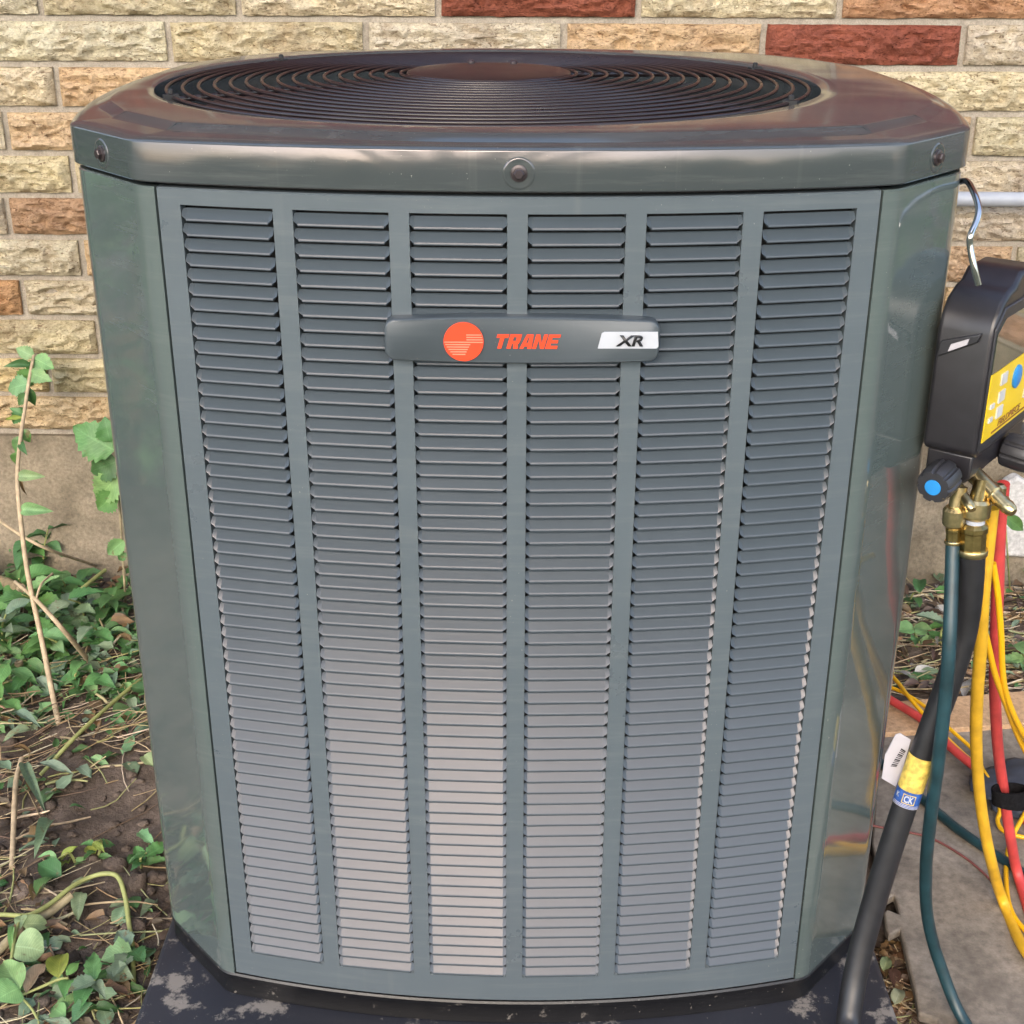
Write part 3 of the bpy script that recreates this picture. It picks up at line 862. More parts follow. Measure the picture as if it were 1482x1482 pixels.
GLYPH = {'T': [[(0, .74), (1, .74), (1, 1), (0, 1)], [(.32, 0), (.68, 0), (.68, .74), (.32, .74)]],
         'R': [[(0, 0), (.36, 0), (.36, 1), (0, 1)], [(.36, .80), (1, .80), (1, 1), (.36, 1)], [(.62, .54), (1, .54), (1, .80), (.62, .80)], [(.36, .34), (.93, .34), (1, .54), (.36, .54)], [(.58, 0), (.98, 0), (.86, .34), (.46, .34)]],
         'A': [[(0, 0), (.34, 0), (.56, 1), (.30, 1)], [(.66, 0), (1.04, 0), (.88, 1), (.56, 1)], [(.375, .16), (.643, .16), (.617, .42), (.43, .42)]],
         'N': [[(0, 0), (.33, 0), (.33, 1), (0, 1)], [(.33, .62), (.67, 0), (.67, .38), (.33, 1)], [(.67, 0), (1, 0), (1, 1), (.67, 1)]],
         'E': [[(0, 0), (.36, 0), (.36, 1), (0, 1)], [(.36, 0), (1, 0), (1, .22), (.36, .22)], [(.36, .39), (.92, .39), (.92, .61), (.36, .61)], [(.36, .78), (1, .78), (1, 1), (.36, 1)]]}
tw_ = ony(812, 494, BY).x - ony(714, 494, BY).x; thh = ony(763, 483, BY).z - ony(763, 504, BY).z; tc = on_badge(763, 494, .0)
cw_ = (tw_ - .28 * thh) / (5 + 4 * .10)
for i, ch in enumerate('TRANE'):
    b = MB()
    for poly in GLYPH[ch]:
        pts = [(tc.x - tw_ / 2 + (i * 1.10 + p[0]) * cw_ + .28 * thh * p[1], tc.z - thh / 2 + p[1] * thh) for p in poly]
        b.add([(p[0], BY - .0007, p[1]) for p in pts], [(0, 1, 2, 3)])
    b.build('lettering', m_red, bd)
pl = [ony(*q, BY) for q in ((865, 504), (871, 482), (875, 480), (952, 480), (953, 501), (950, 504))]
pp = flat_plate('model_plate', [(p.x, p.z) for p in pl], lambda x: by_(x - bxc) - .0009, m_white, bd)
put_text('XR', on_badge(911, 492, .0026), ony(931, 492, BY).x - ony(891, 492, BY).x, ony(911, 484, BY).z - ony(911, 500, BY).z, m_black, pp, .22, .03)

# ================================================================ EQUIPMENT PAD
b = MB()
pad_pts = [(-.392, -.34), (.397, -.34), (.399, .78), (-.390, .78)]
def padz(x, y): return 0
b.prism(pad_pts, lambda p: (p[0] * 1.006, p[1], -.03), lambda p: (p[0], p[1], ZPAD))
pad = b.build('equipment_pad', m_pad, org=(0, .2, 0)); bevel(pad, .006, 3)
tag(pad, 'dark blue plastic pad under the condenser, splashed with dried mud', 'pad')

# ================================================================ CONDUIT ON THE WALL
p0, p1 = ony(1395, 288, 1.045), ony(1600, 292, 1.045)
cd = empty('electrical_conduit', (p0.x, 1.045, p0.z)); tag(cd, 'grey plastic conduit pipe running along the brick wall', 'pipe')
b = MB(); b.tube([(.30, 1.045, p0.z + .002), (p0.x, 1.045, p0.z), (1.9, 1.045, p0.z - .004)], .0115, 20); b.build('pipe', m_conduit, cd, smooth=50)
b = MB(); b.tube([(1.10, 1.045, p0.z - .001), (1.17, 1.045, p0.z - .001)], .0145, 20); b.build('coupling', m_conduit, cd, smooth=50)
b = MB(); b.box(1.30, 1.318, 1.032, 1.092, p0.z - .016, p0.z + .0105); b.build('strap', m_conduit, cd)
b = MB(); b.box(.345, .363, 1.032, 1.092, p0.z - .016, p0.z + .0105); b.build('strap', m_conduit, cd)

# ================================================================ DIGITAL MANIFOLD GAUGE
E0 = ony(1421, 600, .030); EX, EY = E0.x, .030
nrm = Vector((.80, -.60, 0)); tan = Vector((.60, .80, 0)); TH = .050; MWD = .150
def ze(py): return ony(1421, py, .030).z
def mp(t, z, d=0): return Vector((EX, EY, 0)) + tan * t + nrm * d + Vector((0, 0, z))
zb_, zt_ = ze(668), ze(462)
mg = empty('manifold_gauge', mp(MWD / 2, zb_, -TH / 2)); tag(mg, 'black digital manifold gauge with yellow keypad hanging from the condenser', 'gauge')
HT = zt_ - zb_
outl = [(.006, 0), (.000, .006), (.000, HT - .016), (.004, HT - .004), (.014, HT + .010), (.030, HT + .018), (.042, HT + .020), (.055, HT + .030), (MWD - .055, HT + .030), (MWD - .042, HT + .020), (MWD - .03, HT + .018), (MWD - .014, HT + .010), (MWD - .004, HT - .004), (MWD, HT - .016), (MWD, .006), (MWD - .006, 0)]
b = MB(); b.prism(outl, lambda p: mp(p[0], zb_ + p[1], -TH), lambda p: mp(p[0], zb_ + p[1], 0))
case = b.build('case', m_case, mg); bevel(case, .0045, 4, 40)
# bezel frame, screen and keypad on the front face
def face_poly(name, pts, d0, d1, m, parent):
    b = MB(); b.prism(pts, lambda p: mp(p[0], p[1], d0), lambda p: mp(p[0], p[1], d1)); return b.build(name, m, parent)
lab_b, lab_t = ze(643), ze(545)
scr_t = ze(468)
fr_o = [(.0035, ze(658)), (.0015, ze(652)), (.0015, ze(478)), (.020, ze(452)), (MWD - .020, ze(452)), (MWD - .0045, ze(478)), (MWD - .0045, ze(650)), (MWD - .006, ze(656))]
bz = face_poly('bezel', fr_o, -.001, .0015, m_case2, mg); bevel(bz, .0012, 2)
lab = face_poly('keypad', [(.0045, lab_b), (.0045, lab_t), (MWD - .0085, lab_t), (MWD - .0085, lab_b)], .001, .0024, m_yellow, mg)
face_poly('screen', [(.0045, lab_t + .0006), (.0045, ze(486)), (.022, scr_t), (MWD - .022, scr_t), (MWD - .0085, ze(486)), (MWD - .0085, lab_t + .0006)], .001, .0022, m_glass, mg)
def button(t, py, w, h, m, rnd_=False):
    z = ze(py); b = MB()
    if rnd_: b.lathe([(w, .0), (w, .0018), (w * .85, .0026)], mp(t, z, .0022), nrm, 24)
    else: b.prism([(t - w, z - h), (t + w, z - h), (t + w, z + h), (t - w, z + h)], lambda p: mp(p[0], p[1], .0022), lambda p: mp(p[0], p[1], .0038))
    return b.build('button', m, lab, smooth=40)
for t in (.038, .112):
    for py in (562, 588, 611): button(t, py, .0075, .0052, m_btn)
button(.075, 574, .011, 0, m_blue, True)
for py in (594, 614): button(.016, py, .0045, .0022, m_btn)
Rm = Matrix((( tan.x, 0, nrm.x, 0), (tan.y, 0, nrm.y, 0), (0, 1, 0, 0), (0, 0, 0, 1)))
m_brownprint = simple('brown_print', (.20, .09, .02), .5)
put_text('FIELDPIECE', mp(.070, ze(629), .0030), .060, .0062, m_brownprint, lab, .2, .0, Rm)
for i in range(17):
    t = .028 + i * .0055; b = MB(); z = ze(637.5); w = .0018 + .0006 * (i % 3)
    b.prism([(t - w, z - .0009), (t + w, z - .0009), (t + w, z + .0009), (t - w, z + .0009)], lambda p: mp(p[0], p[1], .0022), lambda p: mp(p[0], p[1], .0028)); b.build('fine_print', m_brownprint, lab)
# latch tab on the left side face
b = MB(); zl = ze(508)
def sp(d, z, o): return mp(-o, z, d)
b.prism([(-.046, zl - .013), (-.012, zl + .006), (-.010, zl + .014), (-.044, zl + .002)], lambda p: mp(.002, p[1], p[0]), lambda p: mp(-.004, p[1], p[0])); lt = b.build('side_tab', m_case2, mg); bevel(lt, .001, 2)
b = MB(); b.prism([(-.036, zl - .006), (-.020, zl + .003), (-.019, zl + .0085), (-.034, zl + .001)], lambda p: mp(-.003, p[1], p[0]), lambda p: mp(-.0052, p[1], p[0])); b.build('side_tab_plate', m_tagwhite, lt)
# manifold block under the case
zk = ze(694)
blk = [(.004 + .0, .010), (.004, .030), (.012, .040), (MWD - .012, .040), (MWD - .004, .030), (MWD - .004, .010), (MWD - .014, .000), (.014, .000)]
b = MB(); zb2 = ze(714)
blk3 = []
b.prism([(-.046, .010), (-.036, 0), (-.014, 0), (-.004, .010), (-.004, .032), (-.046, .032)], lambda p: mp(.006, zb2 + p[1], p[0]), lambda p: mp(MWD - .006, zb2 + p[1], p[0]))
bk_ = b.build('valve_block', m_case, mg); bevel(bk_, .002, 2)
def knob(org, ax, m_dot, name='valve_knob'):
    b = MB()
    def mod(j, k): return -.0016 if (k % 8 in (0, 1) and 0 < j < 6) else 0
    b.lathe([(.010, 0), (.0155, .003), (.0165, .006), (.0168, .022), (.0162, .028), (.0145, .032), (.0100, .0322)], org, ax, 64, True, mod)
    k_ = b.build(name, m_case2, mg, smooth=28)
    b = MB(); b.lathe([(.0074, 0), (.0072, .0008), (.001, .0010)], Vector(org) + Vector(ax) * .0322, ax, 28); b.build('knob_disc', m_dot, k_, smooth=40)
kax = (-tan + Vector((0, 0, -.10))).normalized()
b = MB(); b.lathe([(.0075, -.004), (.0075, .012)], mp(.006, zk - .003, -.025), kax, 20); b.build('valve_stem', m_brassdark, mg, smooth=40)
knob(mp(.006, zk + .001, -.023) + kax * .007, kax, m_blue)
knob(mp(MWD - .006, zk - .003, -.025) - kax * .004 + Vector((0, 0, -.004)), Vector((tan.x, tan.y, -.05)).normalized(), m_red)
knob(mp(.088, zk + .003, -.004), (nrm + Vector((0, 0, -.1))).normalized(), m_red)
# brass ports
def port(a, c, r_, parent, name='brass_port', m=None):
    a, c = Vector(a), Vector(c); L = (c - a).length; b = MB()
    th = [(r_ * 1.0, 0), (r_, L * .55), (r_ * .82, L * .57)]
    for k in range(7): th += [(r_ * (.84 if k % 2 else .76), L * (.60 + .05 * k))]
    th += [(r_ * .70, L * .95), (r_ * .45, L)]
    b.lathe(th, a, c - a, 20); return b.build(name, m or m_brass, parent, smooth=35)
q0 = mp(.030, zb2 + .008, -.010); port(q0, ony(1467, 742, .012), .0082, mg)
port(mp(.020, zb2 + .006, -.030), ony(1408, 738, .020), .0062, mg)
st_t = ony(1389, 704, .040); st_b = ony(1382, 742, .036)
b = MB(); b.tube([st_t, st_b], [.0072, .0064], 18); b.build('brass_stub', m_brass, mg, smooth=50)
stb2_t = ony(1422, 700, .045); stb2 = ony(1413, 730, .032)
b = MB(); b.tube([stb2_t, stb2], [.0080, .0078], 18); b.build('brass_stub', m_brassdark, mg, smooth=50)
# wire hanger
hk = smooth_path([ony(1378, 268, .13), ony(1398, 262, .11), ony(1409, 278, .075), ony(1416, 300, .055), ony(1414, 318, .045), ony(1405, 340, .035), ony(1404, 356, .034), ony(1410, 388, .030), ony(1416, 412, .030)], 8)
b = MB(); b.tube(hk, .0028, 12); b.build('wire_hook', m_steel, mg, smooth=60)

# ================================================================ HOSES
def knurl(j, k): return .0005 if (j + k) % 2 and 0 < j < 8 else 0
def nut(a, c, r_, parent, name='knurled_nut'):
    a, c = Vector(a), Vector(c); L = (c - a).length; b = MB()
    prof = [(r_ * .80, 0)] + [(r_, L * (.05 + .1 * i)) for i in range(1, 9)] + [(r_ * .7, L)]
    b.lathe(prof, a, c - a, 40, True, knurl); return b.build(name, m_brass, parent, smooth=20)
def ferrule(a, c, r_, parent):
    a, c = Vector(a), Vector(c); L = (c - a).length; b = MB()
    b.lathe([(r_ * .75, 0), (r_ * 1.02, L * .10), (r_ * 1.02, L * .24), (r_ * .93, L * .28), (r_ * .93, L * .80)], a, c - a, 10)
    f = b.build('crimp_ferrule', m_brassdark, parent)
    b = MB(); b.lathe([(r_ * 1.05, L * .80), (r_ * 1.08, L * .84), (r_ * 1.08, L * .96), (r_ * 1.0, L)], a, c - a, 28); b.build('ferrule_collar', m_brass, f, smooth=40)
    return f
def hose(name, label, pts, r_, m, cat='hose', seg=16, sub=10):
    path = smooth_path(pts, sub); e = empty(name, path[-1]); tag(e, label, cat)
    b = MB(); b.tube(path, r_, seg); b.build('tube', m, e, smooth=60); return e, path
ZM = .014                          # top of the foam mat
ZG = lambda px, py, r_: onz(px, py, ZM + r_ + .001)
# teal hose
pts = [ony(1379, 783, .034), ony(1377, 850, .018), ony(1374, 930, .000), ony(1369, 1000, -.004), ony(1358, 1100, -.004), ony(1346, 1190, .010), ony(1340, 1262, .025), ony(1343, 1330, .035), ony(1362, 1400, .03), ZG(1398, 1482, .0062), ZG(1470, 1560, .0062), ZG(1600, 1600, .0062)]
th_, _ = hose('refrigerant_hose', 'teal rubber hose hanging from the gauge and curving down to the mat', pts, .0064, m_teal)
nut(ony(1382, 733, .036), ony(1380, 763, .035), .0100, th_); ferrule(ony(1380, 762, .035), ony(1379, 787, .034), .0072, th_)
# thick black hose
pts = [ony(1407, 796, .030), ony(1403, 860, .030), ony(1394, 920, .030), ony(1372, 990, .025), ony(1346, 1060, .02), ony(1318, 1140, .015), ony(1290, 1225, .005), ony(1264, 1310, -.005), ony(1245, 1380, -.018), ony(1233, 1440, -.035), onz(1226, 1500, ZPAD + .014), onz(1222, 1600, ZPAD + .014)]
bh_, bpath = hose('vacuum_hose', 'thick black rubber hose with a yellow sticker leaning past the condenser corner', pts, .0122, m_blackhose, seg=22)
b = MB(); b.lathe([(.0085, 0), (.0085, .010)], ony(1412, 750, .032), ony(1410, 775, .032) - ony(1412, 750, .032), 20); b.build('white_seal', m_white, bh_, smooth=40)
nut(ony(1415, 722, .034), ony(1411, 752, .032), .0122, bh_); ferrule(ony(1410, 757, .032), ony(1407, 803, .030), .0128, bh_)
# sticker and tag on the black hose
def at_py(path, py):
    best = None
    for i in range(len(path) - 1):
        for k in range(10):
            p = path[i].lerp(path[i + 1], k / 10); d = p - CAM
            y = 741 - FPX * d.dot(CU) / d.dot(CF)
            if best is None or abs(y - py) < best[0]: best = (abs(y - py), p, i)
    return best[1], best[2]
def sleeve(py0, py1, rr, m, name):
    a, i0 = at_py(bpath, py0); c, i1 = at_py(bpath, py1)
    b = MB(); b.tube([a] + bpath[i0 + 1:i1 + 1] + [c], rr, 26, False); return b.build(name, m, bh_, smooth=70)
sleeve(1092, 1140, .0127, m_stick, 'yellow_sticker'); sb_ = sleeve(1140, 1163, .0127, m_sblue, 'blue_sticker')
ca, ia = at_py(bpath, 1140); cb, _ = at_py(bpath, 1163)
ax = (cb - ca).normalized(); cen = (ca + cb) / 2
tow = (CAM - cen); tow = (tow - ax * tow.dot(ax)).normalized(); sid = ax.cross(tow).normalized()
if sid.dot(CR) < 0: sid = -sid
def wrap_text(body, w, h, m, rr, u0, v0, parent, shear=0):
    me = text_fit(body, w, h, shear, .03)
    for v in me.vertices:
        a = (v.co.x + u0) / rr
        v.co = cen + (tow * math.cos(a) + sid * math.sin(a)) * rr - ax * (v.co.y + v0) - wloc(parent)
    me.materials.append(m); return link('lettering', me, parent)
def wrap_quad(u0, u1, v0, v1, m, rr, parent, name):
    b = MB(); n = 6
    for i in range(n + 1):
        a = (u0 + (u1 - u0) * i / n) / rr
        for v in (v0, v1): b.v.append(cen + (tow * math.cos(a) + sid * math.sin(a)) * rr - ax * v)
    b.f = [(2 * i, 2 * i + 1, 2 * i + 3, 2 * i + 2) for i in range(n)]; return b.build(name, m, parent)
wrap_text('CK', .0095, .0072, m_white, .0130, .002, .0008, sb_); wrap_text('K', .0040, .0050, m_white, .0130, -.0105, .002, sb_)
for (u0, u1, v0, v1) in ((-.0045, .0085, .0050, .0058), (-.0045, .0085, -.0042, -.0034), (-.0045, -.0037, -.0042, .0058), (.0077, .0085, -.0042, .0058)): wrap_quad(u0, u1, v0, v1, m_stick, .0130, sb_, 'sticker_frame')
for k in range(3): wrap_quad(-.015, .015, -.0086 + k * .0014, -.0080 + k * .0014, m_tagwhite, .0130, sb_, 'sticker_line')
tg0 = [ony(*q, .028) for q in ((1276, 1126), (1281, 1092), (1296, 1063), (1303, 1061), (1318, 1070), (1304, 1122), (1296, 1138))]
b = MB(); dn = Vector((0, .0006, 0)); k = len(tg0); b.add([p - dn for p in tg0] + [p + dn for p in tg0], [tuple(range(k)), tuple(range(2 * k - 1, k - 1, -1))] + [(i, (i + 1) % k, k + (i + 1) % k, k + i) for i in range(k)])
tgo = b.build('barcode_tag', m_tagwhite, bh_)
for i in range(11):
    f = i / 10; w = (1.3 if i % 3 else 2.2)
    q = [(1304.5 - f * 15, 1083 + f * 25), (1311 - f * 13, 1087 + f * 22)]
    v = [ony(q[0][0], q[0][1], .0268), ony(q[1][0], q[1][1], .0268), ony(q[1][0] - .5 * w, q[1][1] + w * .8, .0268), ony(q[0][0] - .5 * w, q[0][1] + w * .8, .0268)]
    b = MB(); b.add(v, [(0, 1, 2, 3)]); b.build('barcode_bar', m_black, tgo)
# yellow hose
pts = [ony(1436, 735, .050), ony(1430, 790, .05), ony(1423, 860, .05), ony(1419, 940, .06), ony(1414, 1010, .08), ony(1413, 1080, .11), ony(1419, 1160, .14), ony(1433, 1240, .155), ZG(1452, 1305, .0062), ZG(1490, 1385, .0062), ZG(1560, 1440, .0062)]
yh_, ypath = hose('refrigerant_hose', 'yellow rubber hose dropping from the gauge onto the foam mat', pts, .0063, m_yhose)
nut(ony(1440, 700, .055), ony(1437, 728, .052), .0100, yh_)
# red hose
pts = [ony(1452, 700, .09), ony(1447, 760, .10), ony(1444, 850, .11), ony(1441, 930, .13), ony(1440, 1000, .16), ony(1444, 1080, .20), ony(1452, 1140, .22), ony(1462, 1210, .225), ZG(1476, 1275, .0062), ZG(1520, 1400, .0062), ZG(1600, 1500, .0062)]
rh_, rpath = hose('refrigerant_hose', 'red rubber hose hanging behind the yellow hose', pts, .0062, m_rhose)
pts = [onz(1230, 975, .03), onz(1284, 1010, .034), onz(1335, 1042, .034), onz(1378, 1083, .030), onz(1420, 1118, .028), onz(1450, 1148, .026), onz(1500, 1200, .022), onz(1600, 1260, .022)]
hose('refrigerant_hose', 'red rubber hose lying across the tan board and foam mat', pts, .0062, m_rhose)
pts = [ZG(1180, 1030, .0066), ZG(1270, 1100, .0062), ZG(1330, 1152, .0062), ZG(1380, 1195, .0062), ZG(1430, 1230, .0062), ZG(1490, 1270, .0062), ZG(1600, 1350, .0062)]
hose('refrigerant_hose', 'teal rubber hose lying diagonally across the foam mat', pts, .0062, m_teal)
# yellow cords
def cord(label, pts, r_=.0032): return hose('extension_cord', label, pts, r_, m_ycord, 'cord', 10)
cord('yellow cord hanging in front of the yellow hose and the red hose', [ony(1409, 850, .075), ony(1413, 872, .06), ony(1428, 925, .07), ony(1440, 975, .09), ony(1456, 1020, .12), ony(1478, 1075, .16), ony(1520, 1150, .2)])
cord('yellow cord running down along the red hose', [ony(1437, 815, .06), ony(1444, 860, .065), ony(1449, 920, .075), ony(1451, 970, .09), ony(1458, 1010, .11), ony(1480, 1060, .14), ony(1530, 1140, .2)])
cord('yellow cord crossing over the red hose on the tan board', [onz(1260, 945, .03), onz(1297, 985, .04), onz(1318, 1012, .046), onz(1350, 1048, .036), onz(1393, 1090, .030), onz(1420, 1112, .034), onz(1440, 1145, .030), onz(1447, 1172, .024), onz(1444, 1190, .020), onz(1457, 1205, .020), onz(1500, 1216, .02), onz(1560, 1230, .02)], .003)
cord('yellow cord lying on the tan board and mat beneath the hoses', [onz(1250, 985, .03), onz(1295, 997, .032), onz(1335, 1020, .032), onz(1378, 1058, .028), onz(1410, 1088, .022), onz(1425, 1120, .018)], .0028)
cord('yellow cord curving over the mat beside the yellow hose', [onz(1500, 1150, .03), onz(1476, 1190, .03), onz(1461, 1222, .022), onz(1456, 1262, .018), onz(1461, 1310, .018), onz(1482, 1345, .018), onz(1540, 1400, .018)], .003)
wr_, _ = hose('thin_wire', 'thin dull red wire arcing across the foam mat', [onz(1235, 1190, ZM + .0015), onz(1290, 1200, ZM + .002), onz(1345, 1212, ZM + .002), onz(1395, 1240, ZM + .002), onz(1430, 1270, ZM + .002), onz(1449, 1295, ZM + .0015), onz(1475, 1340, ZM + .0015)], .0015, m_wirered, 'wire', 8)

# ================================================================ STRAP AND POUCH
def blob(name, label, cat, c, sx, sy, sz, m, seed, amp=.25, rot=0):
    bm = bmesh.new(); bmesh.ops.create_icosphere(bm, subdivisions=4, radius=1)
    for v in bm.verts:
        d = v.co.normalized(); k = 1 + amp * noise.noise(d * 1.6 + Vector((seed, 0, 0))) + amp * .5 * noise.noise(d * 4 + Vector((0, seed, 0))) - amp * .3 * abs(noise.noise(d * 7 + Vector((seed, seed, 0))))
        co = Vector((d.x * sx, d.y * sy, max(-.9, d.z * 1.2) * sz)) * k
        v.co = Matrix.Rotation(rot, 3, 'Z') @ co
    me = bpy.data.meshes.new(name); bm.to_mesh(me); bm.free(); me.shade_smooth(); me.materials.append(m)
    o = link(name, me); lo_ = min(v.co.z for v in me.vertices); o.location = (c[0], c[1], c[2] - lo_); tag(o, label, cat); return o
pc_ = onz(1452, 1172, ZM)
blob('tool_pouch', 'crumpled dark blue fabric pouch on the mat under the hoses', 'pouch', (pc_.x + .045, pc_.y + .03, ZM), .085, .060, .012, m_bag, 3, .35, .5)
sc_ = ony(1462, 1153, .205)
st = MB(); ring_pts = []
for k in range(25):
    a = 2 * math.pi * k / 24; ring_pts.append((math.cos(a), math.sin(a)))
axr = Vector((.15, -.1, -1)).normalized(); u1 = Vector((1, .2, .1)).normalized(); u2 = axr.cross(u1)
for (c, s_) in ring_pts:
    q = sc_ + u1 * c * .021 + u2 * s_ * .012 + Vector((0, 0, -.006 * c))
    st.v += [q + axr * .011, q - axr * .011 * (1 + .25 * c), q - axr * .011 * (1 + .25 * c) + (u1 * c + u2 * s_) * .0022, q + axr * .011 + (u1 * c + u2 * s_) * .0022]
for k in range(24):
    for j in range(4): st.f.append((k * 4 + j, k * 4 + (j + 1) % 4, (k + 1) * 4 + (j + 1) % 4, (k + 1) * 4 + j))
tail_ = [sc_ + u1 * .018, sc_ + u1 * .045 + Vector((0, 0, .006)), sc_ + u1 * .08 + Vector((0, 0, -.004))]
for i, p in enumerate(tail_): st.v += [p + axr * .011, p - axr * .011, p - axr * .011 + Vector((0, -.003, 0)), p + axr * .011 + Vector((0, -.003, 0))]
n0 = len(st.v) - 12
for i in range(2):
    for j in range(4): st.f.append((n0 + i * 4 + j, n0 + i * 4 + (j + 1) % 4, n0 + i * 4 + 4 + (j + 1) % 4, n0 + i * 4 + 4 + j))
so_ = st.build('hose_strap', m_velcro, org=sc_, smooth=60); tag(so_, 'black fabric strap wrapped around the red hose', 'strap')

# ================================================================ MAT AND BOARD
mpx = [(1310, 1052), (1700, 1030), (2000, 1500), (1900, 1800), (1420, 1700), (1375, 1520), (1357, 1475), (1330, 1466), (1324, 1432), (1316, 1400), (1308, 1365), (1303, 1344), (1287, 1352), (1282, 1342), (1279, 1320), (1283, 1315), (1301, 1322), (1299, 1308), (1294, 1294), (1284, 1300), (1276, 1290), (1270, 1255), (1262, 1220), (1268, 1140), (1280, 1060)]
mp3 = [onz(*q, ZM) for q in mpx]
b = MB(); b.prism([(p.x, p.y) for p in mp3], lambda p: (p[0], p[1], .001), lambda p: (p[0], p[1], ZM))
fm = b.build('foam_mat', m_mat, org=(.7, .2, 0)); bevel(fm, .0025, 2)
tag(fm, 'dusty grey foam mat with jigsaw edge beside the condenser', 'mat')
bq = [onz(1262, 1064, .022), onz(1900, 1014, .022), onz(1900, 968, .022), onz(1262, 1022, .022)]
bq = [onz(1255, 1062, .022), onz(1640, 1036, .022), onz(1600, 990, .022), onz(1255, 1018, .022)]
b = MB(); b.prism([(p.x, p.y) for p in bq], lambda p: (p[0], p[1], .0005), lambda p: (p[0], p[1], .022))
bo_ = b.build('wooden_board', m_board, org=(bq[0].x, bq[0].y, 0)); bevel(bo_, .0015, 2)
tag(bo_, 'flat tan board lying on the soil behind the foam mat', 'board')
# pale slab against the foundation
q = [ony(*p, 1.045) for p in ((1448, 806), (1456, 700), (1474, 690), (1492, 702), (1494, 808))]
b = MB(); k = len(q); b.add(q + [p + Vector((0, .028, 0)) for p in q], [tuple(range(k)), tuple(range(2 * k - 1, k - 1, -1))] + [(i, (i + 1) % k, k + (i + 1) % k, k + i) for i in range(k)])
sl = b.build('stone_slab', m_stone, org=(q[0].x, 1.05, 0)); bevel(sl, .006, 3); tag(sl, 'pale white slab standing against the foundation', 'slab')

# ================================================================ FOLIAGE HELPERS
def half_w(kind, s, i):
    if kind == 'round': return .5 * math.sqrt(max(0, 1 - (2 * s - 1) ** 2)) ** .9
    if kind == 'ovate': return .5 * math.sin(math.pi * min(1, s) ** .72) ** .85
    if kind == 'lance': return .5 * math.sin(math.pi * s ** .85) ** 1.1
    if kind == 'serrate': return .5 * math.sin(math.pi * s ** .70) ** .85 * (1.10 if i % 2 else .88)
    if kind == 'lobed':
        base = math.sin(math.pi * s ** .62) ** .7
        return .5 * base * (.72 + .38 * abs(math.cos(math.pi * 2.6 * s + .3))) * (1.06 if i % 2 else .96)
def leaf_geo(kind, nl=12, fold=.25, curl=.3, wob=.06, seed=0):
    """unit leaf: stalk at the origin, along +y, face up +z; returns verts, faces, uvs"""
    v = []; f = []; uv = []
    for i in range(nl + 1):
        s = i / nl; w = half_w(kind, s, i) if 0 < i < nl else .004
        zc = -curl * s * s + curl * .25 * s
        for u in (-1, -.5, 0, .5, 1):
            z = zc + fold * abs(u) * w + wob * noise.noise(Vector((u * 1.7 + seed, s * 4, seed * 3.3))) * (abs(u) + .2)
            v.append((u * w, s, z)); uv.append((u, s * 3))
    for i in range(nl):
        for k in range(4): f.append((i * 5 + k, i * 5 + k + 1, (i + 1) * 5 + k + 1, (i + 1) * 5 + k))
    return v, f, uv
def leaf_mesh(kind, seed, **kw):
    v, f, uv = leaf_geo(kind, seed=seed, **kw)
    b = MB(); b.v = v; b.f = f; b.uv = dict(enumerate(uv)); return b.mesh('leaf', m_leaf, smooth=180, normals=False)
LEAVES = {k: [leaf_mesh(k, i * 1.7 + .3, nl=(14 if k in ('serrate', 'lobed') else 10), fold=U(.1, .4), curl=U(.05, .55), wob=U(.05, .12)) for i in range(5)] for k in ('round', 'ovate', 'lance', 'serrate', 'lobed')}
MINT = (.20, .36, .16); MID = (.11, .25, .085); DEEP = (.060, .145, .05); GREY = (.18, .26, .17); BROWN = (.22, .14, .075); YG = (.24, .30, .06); WHITISH = (.34, .44, .24); DEAD = (.48, .28, .15)
def vary(c, k=.15):
    v = U(1 - k, 1 + k); return (c[0] * v * U(.9, 1.1), c[1] * v, c[2] * v * U(.85, 1.15))
def add_leaf(parent, pos, direction, up, L, W, kind, col):
    """a leaf object whose stalk is at pos (world)"""
    d = Vector(direction).normalized(); up = Vector(up); x = d.cross(up)
    if x.length < 1e-4: x = d.cross(Vector((1, 0, .01)))
    x.normalize(); z = x.cross(d).normalized()
    R3 = Matrix((( x.x * W, d.x * L, z.x * L, 0), (x.y * W, d.y * L, z.y * L, 0), (x.z * W, d.z * L, z.z * L, 0), (0, 0, 0, 1)))
    o = link('leaf', random.choice(LEAVES[kind]), parent); o.matrix_local = Matrix.Translation(Vector(pos) - wloc(parent)) @ R3
    o.color = (*vary(col, .12), 1); return o
def px_leaf(parent, p_stalk, p_tip, wpx, kind, col, y=None, z=None, up=(0, -.5, .8)):
    f = (lambda q: ony(q[0], q[1], y)) if y is not None else (lambda q: onz(q[0], q[1], z))
    a, c = f(p_stalk), f(p_tip); d = c - a
    depth = (a - CAM).dot(CF); return add_leaf(parent, a, d, up, d.length, wpx * depth / FPX * (1.15 if y is not None else 1.0), kind, col)
def toned(b, n, c): b.col += [c] * n
def stuff_leaf(b, pos, direction, up, L, W, kind, col, nl=5):
    v, f, uv = leaf_geo(kind, nl, U(.05, .5), U(-.1, .7), U(.05, .2), U(0, 50))
    d = Vector(direction).normalized(); x = d.cross(Vector(up)); x.normalize(); z = x.cross(d)
    n0 = len(b.v); b.add([Vector(pos) + x * (p[0] * W) + d * (p[1] * L) + z * (p[2] * L) for p in v], f)
    for i, q in enumerate(uv): b.uv[n0 + i] = q
    toned(b, len(v), vary(col, .2))
def G(px, py, dz=0.):
    p = onz(px, py, 0)
    for _ in range(3): p = onz(px, py, gh(p.x, p.y))
    p.z += dz; return p
